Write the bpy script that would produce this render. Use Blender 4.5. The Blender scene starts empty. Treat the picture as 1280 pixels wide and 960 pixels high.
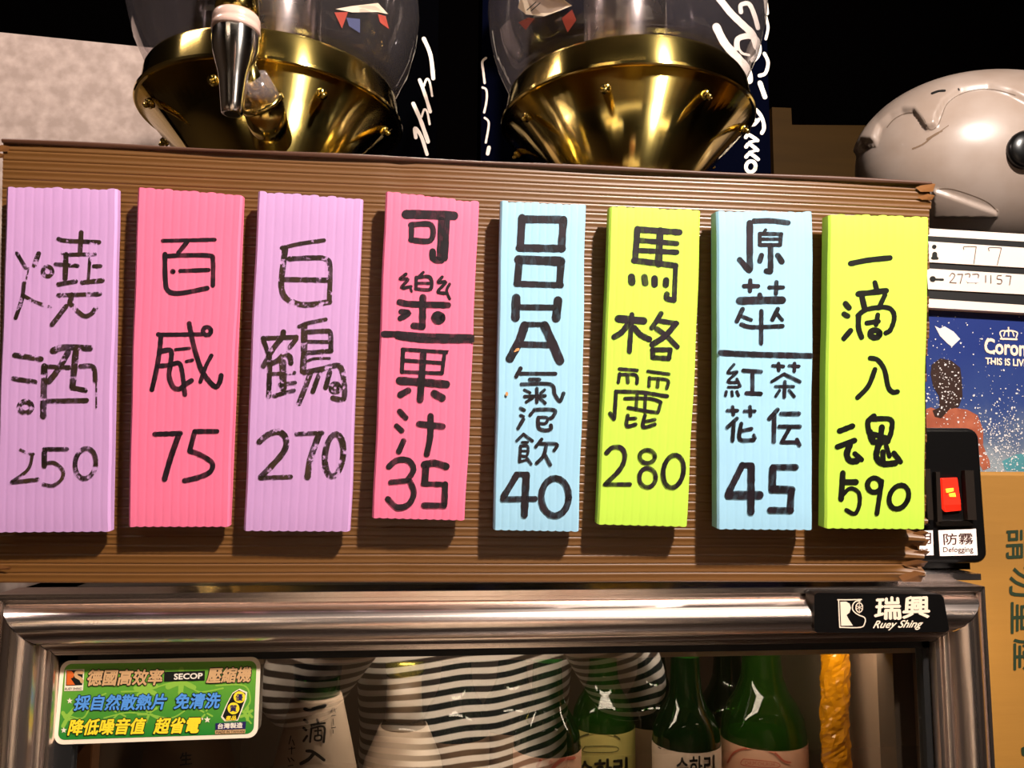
import bpy, bmesh, math, random
from mathutils import Vector, Matrix
from mathutils.bvhtree import BVHTree
random.seed(7)
SC = bpy.context.scene
COL = SC.collection

# ------------------------------------------------------------------ camera
F = 960.0
CAM = Vector((0.0, -0.5, 1.35))
Xc = Vector((9460, -177, -960)).normalized()
Zc = Vector((78, 8880, -960)); Zc = (Zc - Xc * Zc.dot(Xc)).normalized()
Yc = Zc.cross(Xc).normalized()
ROT = Matrix((Xc, Yc, Zc))                      # camera space -> world
cd = bpy.data.cameras.new('camera'); cam = bpy.data.objects.new('camera', cd)
COL.objects.link(cam)
cd.sensor_width = 36.0; cd.lens = 36.0 * F / 1280.0; cd.clip_start = 0.01
cam.matrix_world = Matrix.Translation(CAM) @ ROT.to_4x4()
SC.camera = cam

# ------------------------------------------------------------------ light
SC.view_settings.view_transform = 'Standard'; SC.view_settings.look = 'None'
SC.view_settings.gamma = 1.0; SC.view_settings.use_curve_mapping = False
SC.view_settings.exposure = 0.0
w = bpy.data.worlds.new('world'); SC.world = w; w.use_nodes = True
w.node_tree.nodes['Background'].inputs[0].default_value = (1.0, 0.75, 0.55, 1)
w.node_tree.nodes['Background'].inputs[1].default_value = 0.006

def area(name, loc, target, size, power, color, sy=None):
    l = bpy.data.lights.new(name, 'AREA'); l.energy = power; l.color = color
    l.shape = 'RECTANGLE'; l.size = size; l.size_y = sy or size
    o = bpy.data.objects.new(name, l); COL.objects.link(o)
    o.location = loc
    o.rotation_euler = (Vector(target) - Vector(loc)).to_track_quat('-Z', 'Y').to_euler()
    return o
WARM = (1.0, 0.82, 0.66)
KEY = Vector((0.52, -0.82, 2.33))
area('key_lamp', KEY, (0.1, 0.0, 1.45), 0.06, 47, (1.0, 0.90, 0.82))
area('tube_lamp', (-0.35, -1.05, 2.60), (-0.35, -1.05, 0), 1.2, 1.2, WARM, 0.06)
area('room_lamp', (-0.9, -2.1, 2.62), (-0.9, -2.1, 0), 0.6, 3, WARM, 0.12)
area('room_lamp', (1.4, -1.9, 2.62), (1.4, -1.9, 0), 0.6, 3, WARM, 0.12)
area('sheet_fill_light', (-0.75, 0.1, 2.4), (-0.42, 0.55, 1.4), 0.25, 4.5, (1.0, 0.82, 0.74))  # added fill light that brightens the metal sheet, no fixture there
pl_ = area('person_fill_light', (0.0, 0.35, 2.45), (0.05, -0.70, 0.97), 0.15, 2.0, (1.0, 0.86, 0.72)); pl_.data.spread = math.radians(26)  # added fill light on the person so the stripes show in the glass

# ------------------------------------------------------------------ helpers
def ray(px, py):
    return (ROT @ Vector(((px - 640) / F, (480 - py) / F, -1.0)))
def P(px, py, Y):
    d = ray(px, py); return CAM + d * ((Y - CAM.y) / d.y)
def PJ(Y):
    return lambda x, y: P(x, y, Y)
def plane_pj(p0, n):
    n = n.normalized()
    def f(x, y):
        d = ray(x, y); return CAM + d * ((p0 - CAM).dot(n) / d.dot(n))
    return f
def bvh_pj(obs, off=0.0004, fallback=None):
    vs, fs = [], []
    for o in obs:
        b = len(vs); wo = WORG[o.name]
        vs += [v.co + wo for v in o.data.vertices]; fs += [[i + b for i in p.vertices] for p in o.data.polygons]
    t = BVHTree.FromPolygons(vs, fs)
    def f(x, y):
        d = ray(x, y).normalized(); h = t.ray_cast(CAM, d)
        if h[0] is None:
            return fallback(x, y) if fallback else CAM + d
        return h[0] - d * off
    return f
def lift(pj, off):
    def f(x, y):
        p = pj(x, y); return p - (p - CAM).normalized() * off
    return f

WORG = {}
def empty(name, loc, label, cat, group=None):
    o = bpy.data.objects.new(name, None); COL.objects.link(o); o.location = loc
    o.empty_display_size = 0.02; WORG[o.name] = Vector(loc)
    o['label'] = label; o['category'] = cat
    if group: o['group'] = group
    return o
def mk(name, vs, fs, mat, parent=None, label=None, cat=None, group=None, kind=None, smooth=False, origin=None):
    vs = [Vector(v) for v in vs]
    if origin is None:
        xs = [v.x for v in vs]; ys = [v.y for v in vs]; zs = [v.z for v in vs]
        origin = Vector(((min(xs) + max(xs)) / 2, (min(ys) + max(ys)) / 2, min(zs)))
    me = bpy.data.meshes.new(name); me.from_pydata([tuple(v - origin) for v in vs], [], fs); me.update()
    mats = mat if isinstance(mat, list) else [mat]
    for m in mats: me.materials.append(m)
    if smooth:
        for p in me.polygons: p.use_smooth = True
    o = bpy.data.objects.new(name, me); COL.objects.link(o); WORG[o.name] = origin
    o.location = origin
    if parent is not None:
        o.parent = parent; o.location = origin - WORG[parent.name]
    if label: o['label'] = label
    if cat: o['category'] = cat
    if group: o['group'] = group
    if kind: o['kind'] = kind
    return o
def box(x0, x1, y0, y1, z0, z1):
    v = [(x, y, z) for x in (x0, x1) for y in (y0, y1) for z in (z0, z1)]
    f = [(0, 1, 3, 2), (4, 6, 7, 5), (0, 4, 5, 1), (2, 3, 7, 6), (0, 2, 6, 4), (1, 5, 7, 3)]
    return v, f
def join(*parts):
    V, Fc = [], []
    for v, f in parts:
        b = len(V); V += list(v); Fc += [tuple(i + b for i in q) for q in f]
    return V, Fc
def bevel(o, wdt=0.002, seg=2):
    m = o.modifiers.new('bevel', 'BEVEL'); m.width = wdt; m.segments = seg; m.limit_method = 'ANGLE'
    return o
def prism(pts_front, back_vec, inset=None):
    n = len(pts_front); V = [Vector(p) for p in pts_front] + [Vector(p) + back_vec for p in pts_front]
    Fc = [tuple(range(n)), tuple(range(2 * n - 1, n - 1, -1))]
    for i in range(n):
        j = (i + 1) % n; Fc.append((i, i + n, j + n, j))
    return V, Fc
def lathe(prof, c, seg=48, closed=False, axis=Vector((0, 0, 1))):
    q = Vector((0, 0, 1)).rotation_difference(axis.normalized())
    V, Fc = [], []
    for r, z in prof:
        for k in range(seg):
            a = 2 * math.pi * k / seg
            V.append(Vector(c) + q @ Vector((r * math.cos(a), r * math.sin(a), z)))
    for i in range(len(prof) - 1):
        for k in range(seg):
            l = (k + 1) % seg
            Fc.append((i * seg + k, i * seg + l, (i + 1) * seg + l, (i + 1) * seg + k))
    if prof[0][0] > 1e-5: Fc.append(tuple(range(seg - 1, -1, -1)))
    if prof[-1][0] > 1e-5: Fc.append(tuple((len(prof) - 1) * seg + k for k in range(seg)))
    return V, Fc
def tube(a, b, r0, r1=None, seg=20):
    a, b = Vector(a), Vector(b); r1 = r0 if r1 is None else r1
    return lathe([(r0, 0), (r1, (b - a).length)], a, seg, axis=(b - a))

def smooth_poly(pts, n=6):
    if len(pts) < 3: return [Vector(p) for p in pts]
    P_ = [Vector(p) for p in pts]; out = []
    for i in range(len(P_) - 1):
        p0 = P_[max(i - 1, 0)]; p1 = P_[i]; p2 = P_[i + 1]; p3 = P_[min(i + 2, len(P_) - 1)]
        for k in range(n):
            t = k / n
            out.append(0.5 * ((2 * p1) + (p2 - p0) * t + (2 * p0 - 5 * p1 + 4 * p2 - p3) * t * t + (3 * p1 - p0 - 3 * p2 + p3) * t ** 3))
    out.append(P_[-1]); return out
def ribbon2d(pts, wd, seed=0):
    rnd = random.Random(seed)
    pts = [Vector(p[:2]) for p in pts]
    q = [pts[0]]
    for p in pts[1:]:
        L = (p - q[-1]).length; k = max(1, int(L / max(wd * .6, 1.0)))
        a = q[-1]
        for i in range(1, k + 1): q.append(a.lerp(p, i / k))
    V, Fc = [], []
    n = len(q)
    for i, p in enumerate(q):
        t = (q[min(i + 1, n - 1)] - q[max(i - 1, 0)])
        t = t.normalized() if t.length > 1e-6 else Vector((1, 0))
        nn = Vector((-t.y, t.x)) * (wd / 2) * (1 + rnd.uniform(-.07, .07))
        V += [p + nn, p - nn]
    for i in range(n - 1): Fc.append((2 * i, 2 * i + 1, 2 * i + 3, 2 * i + 2))
    for end in (0, n - 1):                       # rounded ends
        p = q[end]; o = q[1] if end == 0 else q[n - 2]
        t = (p - o).normalized() if (p - o).length > 1e-6 else Vector((1, 0))
        a0 = math.atan2(t.y, t.x); b = len(V); V.append(p)
        for k in range(7):
            a = a0 - math.pi / 2 + math.pi * k / 6
            V.append(p + Vector((math.cos(a), math.sin(a))) * wd / 2)
        for k in range(6): Fc.append((b, b + 1 + k, b + 2 + k))
    return V, Fc
def ell(cx, cy, rx, ry, wd, tilt=0, n=20):
    t = math.radians(tilt); pts = []
    for k in range(n + 1):
        a = 2 * math.pi * k / n; x = rx * math.cos(a); y = ry * math.sin(a)
        pts.append((cx + x * math.cos(t) - y * math.sin(t), cy + x * math.sin(t) + y * math.cos(t)))
    return ('raw', wd, pts)
def strokes(name, regions, pj, mat, parent, off=0.0005, wscale=1.0, step=0.000015, split=False, **kw):
    if split:
        for n_, (ox, oy, s, L) in enumerate(regions):
            for m_, st in enumerate(L): strokes(name, [(ox, oy, s, [st])], pj, mat, parent, off + step * (n_ * 20 + m_), wscale, **kw)
        return
    """pen strokes lying on the surface that pj finds; each region = (origin x, origin y, scale, list of (width, points))"""
    V, Fc = [], []; k = 0
    for ox, oy, s, L in regions:
        for st in L:
            if st[0] == 'raw': wd, pts = st[1], [Vector(p) for p in st[2]]
            else: wd, pts = st[0], smooth_poly([Vector(p) for p in st[1]])
            v, f = ribbon2d([p / s for p in pts], wd * wscale / s, k)
            b = len(V); o_ = off + step * k; k += 1
            for p in v:
                q = pj(ox + p.x, oy + p.y); V.append(q - (q - CAM).normalized() * o_)
            Fc += [tuple(i + b for i in q) for q in f]
    return mk(name, V, Fc, mat, parent, **kw)
def poly(name, pts, pj, mat, parent, off=0.0004, sub=1, **kw):
    V = [lift(pj, off)(x, y) for x, y in pts]
    return mk(name, V, [tuple(range(len(V)))], mat, parent, **kw)
def rnd_rect(q, r, n=6):
    """rounded outline of a pixel quad tl,tr,br,bl"""
    q = [Vector(p) for p in q]; out = []
    for i in range(4):
        c = q[i]; a = (q[i - 1] - c).normalized(); b = (q[(i + 1) % 4] - c).normalized()
        for k in range(n + 1):
            t = k / n * math.pi / 2
            out.append(tuple(c + a * r * (1 - math.sin(t)) + b * r * (1 - math.cos(t))))
    return out
def text(name, body, quad, pj, mat, parent, off=0.0006, bold=0.0, shear=0.0, fit=True, **kw):
    c = bpy.data.curves.new('t', 'FONT'); c.body = body; c.size = 1; c.shear = shear; c.resolution_u = 3
    o = bpy.data.objects.new('t', c); COL.objects.link(o)
    bpy.context.view_layer.update()
    m = bpy.data.meshes.new_from_object(o.evaluated_get(bpy.context.evaluated_depsgraph_get()))
    bpy.data.objects.remove(o); bpy.data.curves.remove(c)
    vs = [v.co.copy() for v in m.vertices]; fs = [tuple(p.vertices) for p in m.polygons]
    bpy.data.meshes.remove(m)
    x0 = min(v.x for v in vs); x1 = max(v.x for v in vs); y0 = min(v.y for v in vs); y1 = max(v.y for v in vs)
    tl, tr, br, bl = [Vector(p) for p in quad]; V = []; FF = []
    nb_ = 0 if bold == 0 else (4 if bold < .03 else 8)
    shifts = [(0, 0)] + [(bold * math.cos(2 * math.pi * k / nb_), bold * math.sin(2 * math.pi * k / nb_)) for k in range(nb_)]
    for n_, (sx, sy) in enumerate(shifts):                       # a heavier weight: the glyph laid over itself slightly shifted
        b0 = len(V)
        for v in vs:
            u = (v.x + sx - x0) / (x1 - x0); t = (y1 - v.y - sy) / (y1 - y0)
            p = tl.lerp(tr, u).lerp(bl.lerp(br, u), t)
            q = pj(p.x, p.y); V.append(q - (q - CAM).normalized() * (off + n_ * .000008))
        FF += [tuple(i + b0 for i in f) for f in fs]
    return mk(name, V, FF, mat, parent, **kw)

# ------------------------------------------------------------------ materials
def lin(c):
    return tuple((x / 255 / 12.92 if x / 255 <= .04045 else ((x / 255 + .055) / 1.055) ** 2.4) for x in c) + (1,)
def mat(name, rgb, rough=.5, metal=0, spec=.5, noise=0, nscale=20, stretch=(1, 1, 1), dark=.7, bump=0, bscale=60, emit=None, estr=0, alpha=1, coat=0, rvar=0):
    m = bpy.data.materials.new(name); m.use_nodes = True; nt = m.node_tree; b = nt.nodes['Principled BSDF']
    c = lin(rgb)
    b.inputs['Base Color'].default_value = c; b.inputs['Roughness'].default_value = rough
    b.inputs['Metallic'].default_value = metal; b.inputs['Specular IOR Level'].default_value = spec
    b.inputs['Coat Weight'].default_value = coat
    tc = nt.nodes.new('ShaderNodeTexCoord'); mp = nt.nodes.new('ShaderNodeMapping'); mp.inputs['Scale'].default_value = stretch
    nt.links.new(tc.outputs['Object'], mp.inputs[0])
    if noise or rvar:
        n = nt.nodes.new('ShaderNodeTexNoise'); n.inputs['Scale'].default_value = nscale; n.inputs['Detail'].default_value = 6
        nt.links.new(mp.outputs[0], n.inputs[0])
    if noise:
        r = nt.nodes.new('ShaderNodeMapRange'); r.inputs[1].default_value = .35; r.inputs[2].default_value = .68
        nt.links.new(n.outputs[0], r.inputs[0])
        mx = nt.nodes.new('ShaderNodeMix'); mx.data_type = 'RGBA'
        mx.inputs[6].default_value = tuple(c[i] * (dark if not isinstance(dark, tuple) else dark[i]) for i in range(3)) + (1,)
        mx.inputs[7].default_value = c
        rr = nt.nodes.new('ShaderNodeMath'); rr.operation = 'MULTIPLY_ADD'; rr.inputs[1].default_value = noise; rr.inputs[2].default_value = 1 - noise
        nt.links.new(r.outputs[0], rr.inputs[0]); nt.links.new(rr.outputs[0], mx.inputs[0])
        nt.links.new(mx.outputs[2], b.inputs['Base Color'])
    if rvar:
        r2 = nt.nodes.new('ShaderNodeMapRange'); r2.inputs[3].default_value = max(rough - rvar, .02); r2.inputs[4].default_value = rough + rvar
        nt.links.new(n.outputs[0], r2.inputs[0]); nt.links.new(r2.outputs[0], b.inputs['Roughness'])
    if bump:
        n2 = nt.nodes.new('ShaderNodeTexNoise'); n2.inputs['Scale'].default_value = bscale; n2.inputs['Detail'].default_value = 4
        nt.links.new(mp.outputs[0], n2.inputs[0])
        bp = nt.nodes.new('ShaderNodeBump'); bp.inputs['Strength'].default_value = bump; bp.inputs['Distance'].default_value = .002
        nt.links.new(n2.outputs[0], bp.inputs['Height']); nt.links.new(bp.outputs[0], b.inputs['Normal'])
    if emit:
        b.inputs['Emission Color'].default_value = lin(emit); b.inputs['Emission Strength'].default_value = estr
    b.inputs['Alpha'].default_value = alpha
    return m
def brushed_round(m, an):
    nt = m.node_tree; b = nt.nodes['Principled BSDF']; b.inputs['Anisotropic'].default_value = an; b.inputs['Anisotropic Rotation'].default_value = .25
    t = nt.nodes.new('ShaderNodeTangent'); t.direction_type = 'RADIAL'; t.axis = 'Z'; nt.links.new(t.outputs[0], b.inputs['Tangent'])
def marker(name, rgb, gap, lo, scale=260):
    """felt pen ink: translucent streaks along the pen path, rubbed-off patches where gap > 0"""
    m = mat(name, rgb, .45, noise=.9, nscale=110, stretch=(1, 1, .5), dark=(.12, .12, .12)); nt = m.node_tree; b = nt.nodes['Principled BSDF']
    tc = nt.nodes.new('ShaderNodeTexCoord'); mp = nt.nodes.new('ShaderNodeMapping'); mp.inputs['Scale'].default_value = (1, 1, .35)
    n = nt.nodes.new('ShaderNodeTexNoise'); n.inputs['Scale'].default_value = scale; n.inputs['Detail'].default_value = 3
    nt.links.new(tc.outputs['Object'], mp.inputs[0]); nt.links.new(mp.outputs[0], n.inputs[0])
    r = nt.nodes.new('ShaderNodeMapRange'); r.inputs[1].default_value = .34; r.inputs[2].default_value = .56; r.inputs[3].default_value = lo; r.inputs[4].default_value = 1
    nt.links.new(n.outputs[0], r.inputs[0])
    if gap:
        n2 = nt.nodes.new('ShaderNodeTexNoise'); n2.inputs['Scale'].default_value = 210; n2.inputs['Detail'].default_value = 6; n2.inputs['Roughness'].default_value = .7
        nt.links.new(tc.outputs['Object'], n2.inputs[0])
        r2 = nt.nodes.new('ShaderNodeMapRange'); r2.inputs[1].default_value = gap - .03; r2.inputs[2].default_value = gap + .03
        nt.links.new(n2.outputs[0], r2.inputs[0])
        mu = nt.nodes.new('ShaderNodeMath'); mu.operation = 'MULTIPLY'; nt.links.new(r.outputs[0], mu.inputs[0]); nt.links.new(r2.outputs[0], mu.inputs[1]); nt.links.new(mu.outputs[0], b.inputs['Alpha'])
    else: nt.links.new(r.outputs[0], b.inputs['Alpha'])
    return m
def glassy(name, tint, refl, rough=.0, edge=.9, haze=0):
    """thin clear pane or shell: lets light through, mirrors more towards grazing"""
    m = bpy.data.materials.new(name); m.use_nodes = True; nt = m.node_tree; nt.nodes.clear()
    o = nt.nodes.new('ShaderNodeOutputMaterial'); t = nt.nodes.new('ShaderNodeBsdfTransparent'); g = nt.nodes.new('ShaderNodeBsdfGlossy')
    t.inputs[0].default_value = tuple(tint) + (1,); g.inputs['Roughness'].default_value = rough
    lw = nt.nodes.new('ShaderNodeLayerWeight'); lw.inputs[0].default_value = .5
    pw = nt.nodes.new('ShaderNodeMath'); pw.operation = 'POWER'; pw.inputs[1].default_value = 3.0
    ma = nt.nodes.new('ShaderNodeMath'); ma.operation = 'MULTIPLY_ADD'; ma.inputs[1].default_value = edge - refl; ma.inputs[2].default_value = refl
    mx = nt.nodes.new('ShaderNodeMixShader')
    nt.links.new(lw.outputs['Facing'], pw.inputs[0]); nt.links.new(pw.outputs[0], ma.inputs[0]); nt.links.new(ma.outputs[0], mx.inputs[0])
    nt.links.new(t.outputs[0], mx.inputs[1]); nt.links.new(g.outputs[0], mx.inputs[2])
    last = mx
    if haze:
        d = nt.nodes.new('ShaderNodeBsdfDiffuse'); d.inputs[0].default_value = (.75, .66, .68, 1)
        m2 = nt.nodes.new('ShaderNodeMixShader'); m2.inputs[0].default_value = haze
        nt.links.new(mx.outputs[0], m2.inputs[1]); nt.links.new(d.outputs[0], m2.inputs[2]); last = m2
    nt.links.new(last.outputs[0], o.inputs[0])
    return m

M = {}
M['steel'] = mat('brushed_steel', (236, 218, 208), .235, 1, nscale=30, stretch=(.04, 6, 30), bump=.10, bscale=16, rvar=.08)
M['steel_v'] = mat('brushed_steel_upright', (238, 220, 210), .29, 1, nscale=30, stretch=(30, 6, .04), bump=.10, bscale=16, rvar=.08)
M['steel_plain'] = mat('polished_steel', (214, 204, 200), .26, 1, rvar=.08, nscale=40)
M['brass'] = mat('polished_brass', (232, 206, 118), .15, 1, noise=.4, nscale=16, dark=(.70, .66, .6), rvar=.05)
brushed_round(M['brass'], .8)
M['chrome'] = mat('chrome', (232, 226, 220), .17, 1)
brushed_round(M['chrome'], .8)
M['black'] = mat('black_plastic', (10, 9, 9), .28)
M['gasket'] = mat('black_rubber', (7, 6, 6), .6)
M['fridge_side'] = mat('fridge_body_paint', (60, 55, 52), .4)
M['inner'] = mat('fridge_inner_liner', (150, 128, 108), .5, noise=.4, nscale=5)
M['inner_trim'] = mat('inner_trim', (250, 225, 200), .5)
M['board'] = mat('brown_corrugated_plastic', (104, 66, 25), .42, noise=.25, nscale=9, dark=.8, spec=.7)
M['board_edge'] = mat('brown_plastic_cut_edge', (146, 96, 54), .4, noise=.4, nscale=90)
M['pad'] = mat('grey_foam_pad', (60, 55, 50), .9)
def strip_mat(n, c):
    return mat(n, c, .5, noise=.25, nscale=45, stretch=(1, 1, .35), dark=(.86, .84, .88), bump=.05, bscale=300)
M['lilac'] = strip_mat('lilac_corrugated_plastic', (202, 154, 204))
M['pink'] = strip_mat('pink_corrugated_plastic', (243, 116, 150))
M['blue'] = strip_mat('pale_blue_corrugated_plastic', (160, 208, 232))
M['yellow'] = strip_mat('yellow_corrugated_plastic', (194, 232, 78))
M['ink'] = marker('black_marker', (38, 24, 34), 0, .74)
M['ink_worn'] = marker('worn_black_marker', (66, 46, 32), .43, .72)
M['ink_solid'] = marker('solid_black_marker', (18, 14, 8), 0, .9)
M['wall'] = mat('dark_wall_paint', (4, 3, 3), 1, spec=0)
M['room'] = mat('warm_room_wall', (72, 56, 42), .8, noise=.3, nscale=2)
M['ceiling'] = mat('dark_ceiling', (40, 30, 26), .8)
M['floor'] = mat('tan_floor_tile', (50, 36, 26), .4, noise=.6, nscale=4, dark=.4)
brushed_round(M['steel_plain'], .7)
M['galv'] = mat('galvanised_sheet', (184, 164, 154), .5, noise=.9, nscale=62, dark=(.66, .64, .62), spec=.3)
M['navy'] = mat('navy_card', (3, 4, 14), .6, spec=0)
M['blackcard'] = mat('black_card', (2, 2, 3), .7, spec=0)
M['script'] = mat('white_script_print', (235, 222, 205), .5)
M['wood'] = mat('dark_brown_ply', (60, 40, 10), .6, spec=.1, noise=.6, nscale=12, stretch=(.3, 1, 4), dark=.7)
M['white'] = mat('white_plastic', (232, 216, 204), .45, noise=.2, nscale=30, dark=.85)
M['cream'] = mat('cream_print', (236, 214, 190), .5)
M['pencil'] = mat('grey_pencil', (96, 78, 74), .7)
M['carton'] = mat('brown_carton', (150, 104, 34), .75, noise=.5, nscale=10, stretch=(.4, 1, 5), dark=.84, bump=.1, bscale=30)
M['green_ink'] = mat('dark_green_stamp_ink', (20, 40, 14), .7)
M['helmet'] = mat('scuffed_white_helmet_shell', (164, 147, 136), .34, noise=.7, nscale=18, dark=(.78, .72, .66), coat=.08, rvar=.08)
M['lamp'] = mat('lit_lamp_cover', (255, 230, 200), .5, emit=(255, 222, 180), estr=7)
M['red_lit'] = mat('lit_red_switch', (235, 30, 20), .2, emit=(255, 40, 20), estr=1.3)
M['amber_hot'] = mat('lit_neon_in_switch', (255, 150, 40), .3, emit=(255, 150, 40), estr=3)
M['globe'] = glassy('clear_acrylic_globe', (.94, .91, .93), .09, .07, .85, .025)
M['pane'] = glassy('door_glass', (.74, .72, .68), .42, .0, .75)

# ------------------------------------------------------------------ room shell
FT = P(640, 738, 0).z                             # fridge top
def struct(name, b, m): return mk(name, b[0], b[1], m, kind='structure')
X0, X1, Y0, Y1, ZT = -2.2, 2.6, -3.2, 1.3, 2.7
struct('floor', box(X0, X1, Y0, Y1, -.05, 0), M['floor'])
struct('ceiling', box(X0, X1, Y0, Y1, ZT, ZT + .05), M['ceiling'])
struct('wall_back', box(X0, X1, Y1, Y1 + .05, 0, ZT), M['wall'])
struct('wall_front', box(X0, X1, Y0 - .05, Y0, 0, ZT), M['room'])
struct('wall_left', box(X0 - .05, X0, Y0, Y1, 0, ZT), M['room'])
struct('wall_right', box(X1, X1 + .05, Y0, Y1, 0, ZT), M['room'])

# ------------------------------------------------------------------ fridge
xl = P(-8, 742, 0).x; xr = P(1231, 733, 0).x
xi_r = P(1168, 806, 0).x
fr = empty('display_fridge', ((xl + xr) / 2, .25, 0), 'glass-door display fridge with a polished steel door frame, holding the bottles', 'fridge')
th = .03
mk('body', *join(box(xl + .004, xl + .004 + th, .03, .5, .06, FT), box(xr - .004 - th, xr - .004, .03, .5, .06, FT),
                 box(xl + .004, xr - .004, .03, .5, FT - .028, FT), box(xl + .004, xr - .004, .03, .5, .06, .12)), M['fridge_side'], fr)
mk('foot', *box(xl + .05, xr - .05, .06, .47, 0, .06), M['black'], fr)
mk('inner_liner', *join(box(xl + .034, xr - .034, .47, .5, .12, FT - .028), box(xl + .034, xl + .042, .035, .47, .12, FT - .028),
                        box(xr - .042, xr - .034, .035, .47, .12, FT - .028), box(xl + .034, xr - .034, .035, .47, FT - .036, FT - .028)), M['inner'], fr)
# mitred door frame: profile (distance from the outer edge, depth)
PROF = [(0, .028), (0, 0), (.0033, 0), (.0040, .0022), (.0062, .0022), (.0075, -.003), (.0105, -.0080), (.0145, -.0112), (.019, -.0122), (.0235, -.0108),
        (.0270, -.0070), (.0282, -.0050), (.0290, -.0015), (.0305, -.0015), (.0325, -.0005), (.0328, .0020), (.0362, .0024), (.0368, .0040), (.0368, .014)]
WF = PROF[-1][0]; zb = .10
outer = [(xl, FT), (xr, FT), (xr, zb), (xl, zb)]
sgn = [(1, -1), (-1, -1), (-1, 1), (1, 1)]
def rail(i, j, m, nm):
    V, Fc = [], []
    n = 24
    for k in range(n + 1):
        t = k / n
        for d, y in PROF:
            a = Vector((outer[i][0] + sgn[i][0] * d, y, outer[i][1] + sgn[i][1] * d))
            b = Vector((outer[j][0] + sgn[j][0] * d, y, outer[j][1] + sgn[j][1] * d))
            V.append(a.lerp(b, t * .9994 + .0003))
    L = len(PROF)
    for k in range(n):
        for q in range(L - 1): Fc.append((k * L + q, k * L + q + 1, (k + 1) * L + q + 1, (k + 1) * L + q))
    o = mk(nm, V, Fc, m, fr, smooth=True)
    md = o.modifiers.new('split', 'EDGE_SPLIT'); md.split_angle = math.radians(38)
    return o
rail(0, 1, M['steel'], 'frame_rail'); rail(1, 2, M['steel_v'], 'frame_stile'); rail(3, 0, M['steel_v'], 'frame_stile'); rail(2, 3, M['steel'], 'frame_rail')
ix0, ix1, iz1, iz0 = xl + WF, xr - WF, FT - WF, zb + WF
g = .0052
mk('gasket', *join(box(ix0 - .002, ix0 + g + .005, .0085, .016, iz0, iz1), box(ix1 - g, ix1 + .002, .0085, .016, iz0, iz1), box(ix0, ix1, .0085, .016, iz1 - g, iz1 + .002),
                   box(ix0, ix1, .0085, .016, iz0, iz0 + g)), M['gasket'], fr)
GY = .0125
mk('door_glass', [(ix0, GY, iz0), (ix1, GY, iz0), (ix1, GY, iz1), (ix0, GY, iz1)], [(0, 1, 2, 3)], M['pane'], fr)
hz = P(640, 813, .022).z; hz2 = P(640, 823, .022).z
mk('inner_header', *box(ix0 + .006, ix1 - .004, .018, .034, hz2, hz + .004), M['inner_trim'], fr)
a1, a2, a3 = P(1118, 880, .03).x, P(1143, 880, .03).x, P(1160, 880, .03).x
M['grey_in'] = mat('dark_grey_inner_trim', (84, 72, 62), .45)
mk('inner_stile', *box(a1, a2, .03, .05, iz0, hz2), M['grey_in'], fr)
for i in range(3):
    x = a2 + (a3 - a2) * i / 3
    mk('inner_rib', *box(x, x + (a3 - a2) * .22, .022, .034, iz0, hz2), M['inner'], fr)
b1, b2 = P(78, 940, .03).x, P(99, 940, .03).x
mk('inner_stile', *box(b1, b2, .024, .05, iz0, hz2), M['gasket'], fr)
SH = FT - .335
mk('shelf', *box(xl + .042, xr - .042, .05, .46, SH - .01, SH), M['inner_trim'], fr)
area('fridge_fill_light', (xl + .45, .06, FT - .045), (xl + .47, .3, SH), .5, .7, (1.0, .84, .66), .015)  # added fill light that brightens the fridge interior, no fitting built
# amber film-wrapped tube
ac = P(1044, 880, .09); V, Fc = [], []
rn = random.Random(3); seg = 22; nr = 120
for i in range(nr):
    z = SH + (FT - .04 - SH) * i / (nr - 1)
    for k in range(seg):
        a = 2 * math.pi * k / seg + .35 * math.sin(i * .23); r = .0104 * (1 + rn.uniform(-.05, .05) + .05 * math.sin(k * 2.1 + i * .5) + .04 * math.sin(i * .8 - k))
        V.append((ac.x + r * math.cos(a) + .0012 * math.sin(i * .13), ac.y + r * math.sin(a), z))
for i in range(nr - 1):
    for k in range(seg): Fc.append((i * seg + k, i * seg + (k + 1) % seg, (i + 1) * seg + (k + 1) % seg, (i + 1) * seg + k))
M['amber'] = mat('crinkled_amber_film', (200, 132, 10), .15, spec=.8, noise=.5, nscale=60, emit=(200, 100, 8), estr=.08)
mk('amber_wrapped_tube', V, Fc, M['amber'], fr, label='crinkled amber film wrapped tube')

# name plate
np_ = mk('name_plate', *prism([P(x, y, -.0135) for x, y in rnd_rect([(1018, 741), (1179, 743), (1187, 790), (1018, 791)], 5)], Vector((0, .012, 0))), M['black'], fr, label='black maker plate with silver lettering')
pj = PJ(-.0136)
M['silver_print'] = mat('silver_print', (236, 214, 190), .4)
text('lettering', '瑞', [(1096, 747), (1124, 746), (1127, 774), (1093, 774)], pj, M['silver_print'], np_, bold=.028)
text('lettering', '興', [(1131, 746), (1161, 745), (1162, 772), (1128, 773)], pj, M['silver_print'], np_, bold=.028)
text('lettering', 'Ruey Shing', [(1092, 776), (1154, 775), (1153, 787), (1091, 788)], pj, M['silver_print'], np_, bold=.02, shear=.45)
strokes('logo', [(1010, 730, 6.737, [(9, [(252, 133), (253, 133), (345, 133), (450, 130)]), (9, [(258, 133), (262, 250), (268, 365)]), (9, [(268, 365), (440, 365), (478, 330), (478, 285), (430, 262), (395, 240), (375, 210), (380, 170), (405, 145), (440, 142)]),
    ell(432, 198, 28, 40, 8), (5, [(432, 150), (432, 245)]), (5, [(402, 180), (462, 215)]), (5, [(402, 215), (462, 180)])])], pj, M['silver_print'], np_)
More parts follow.
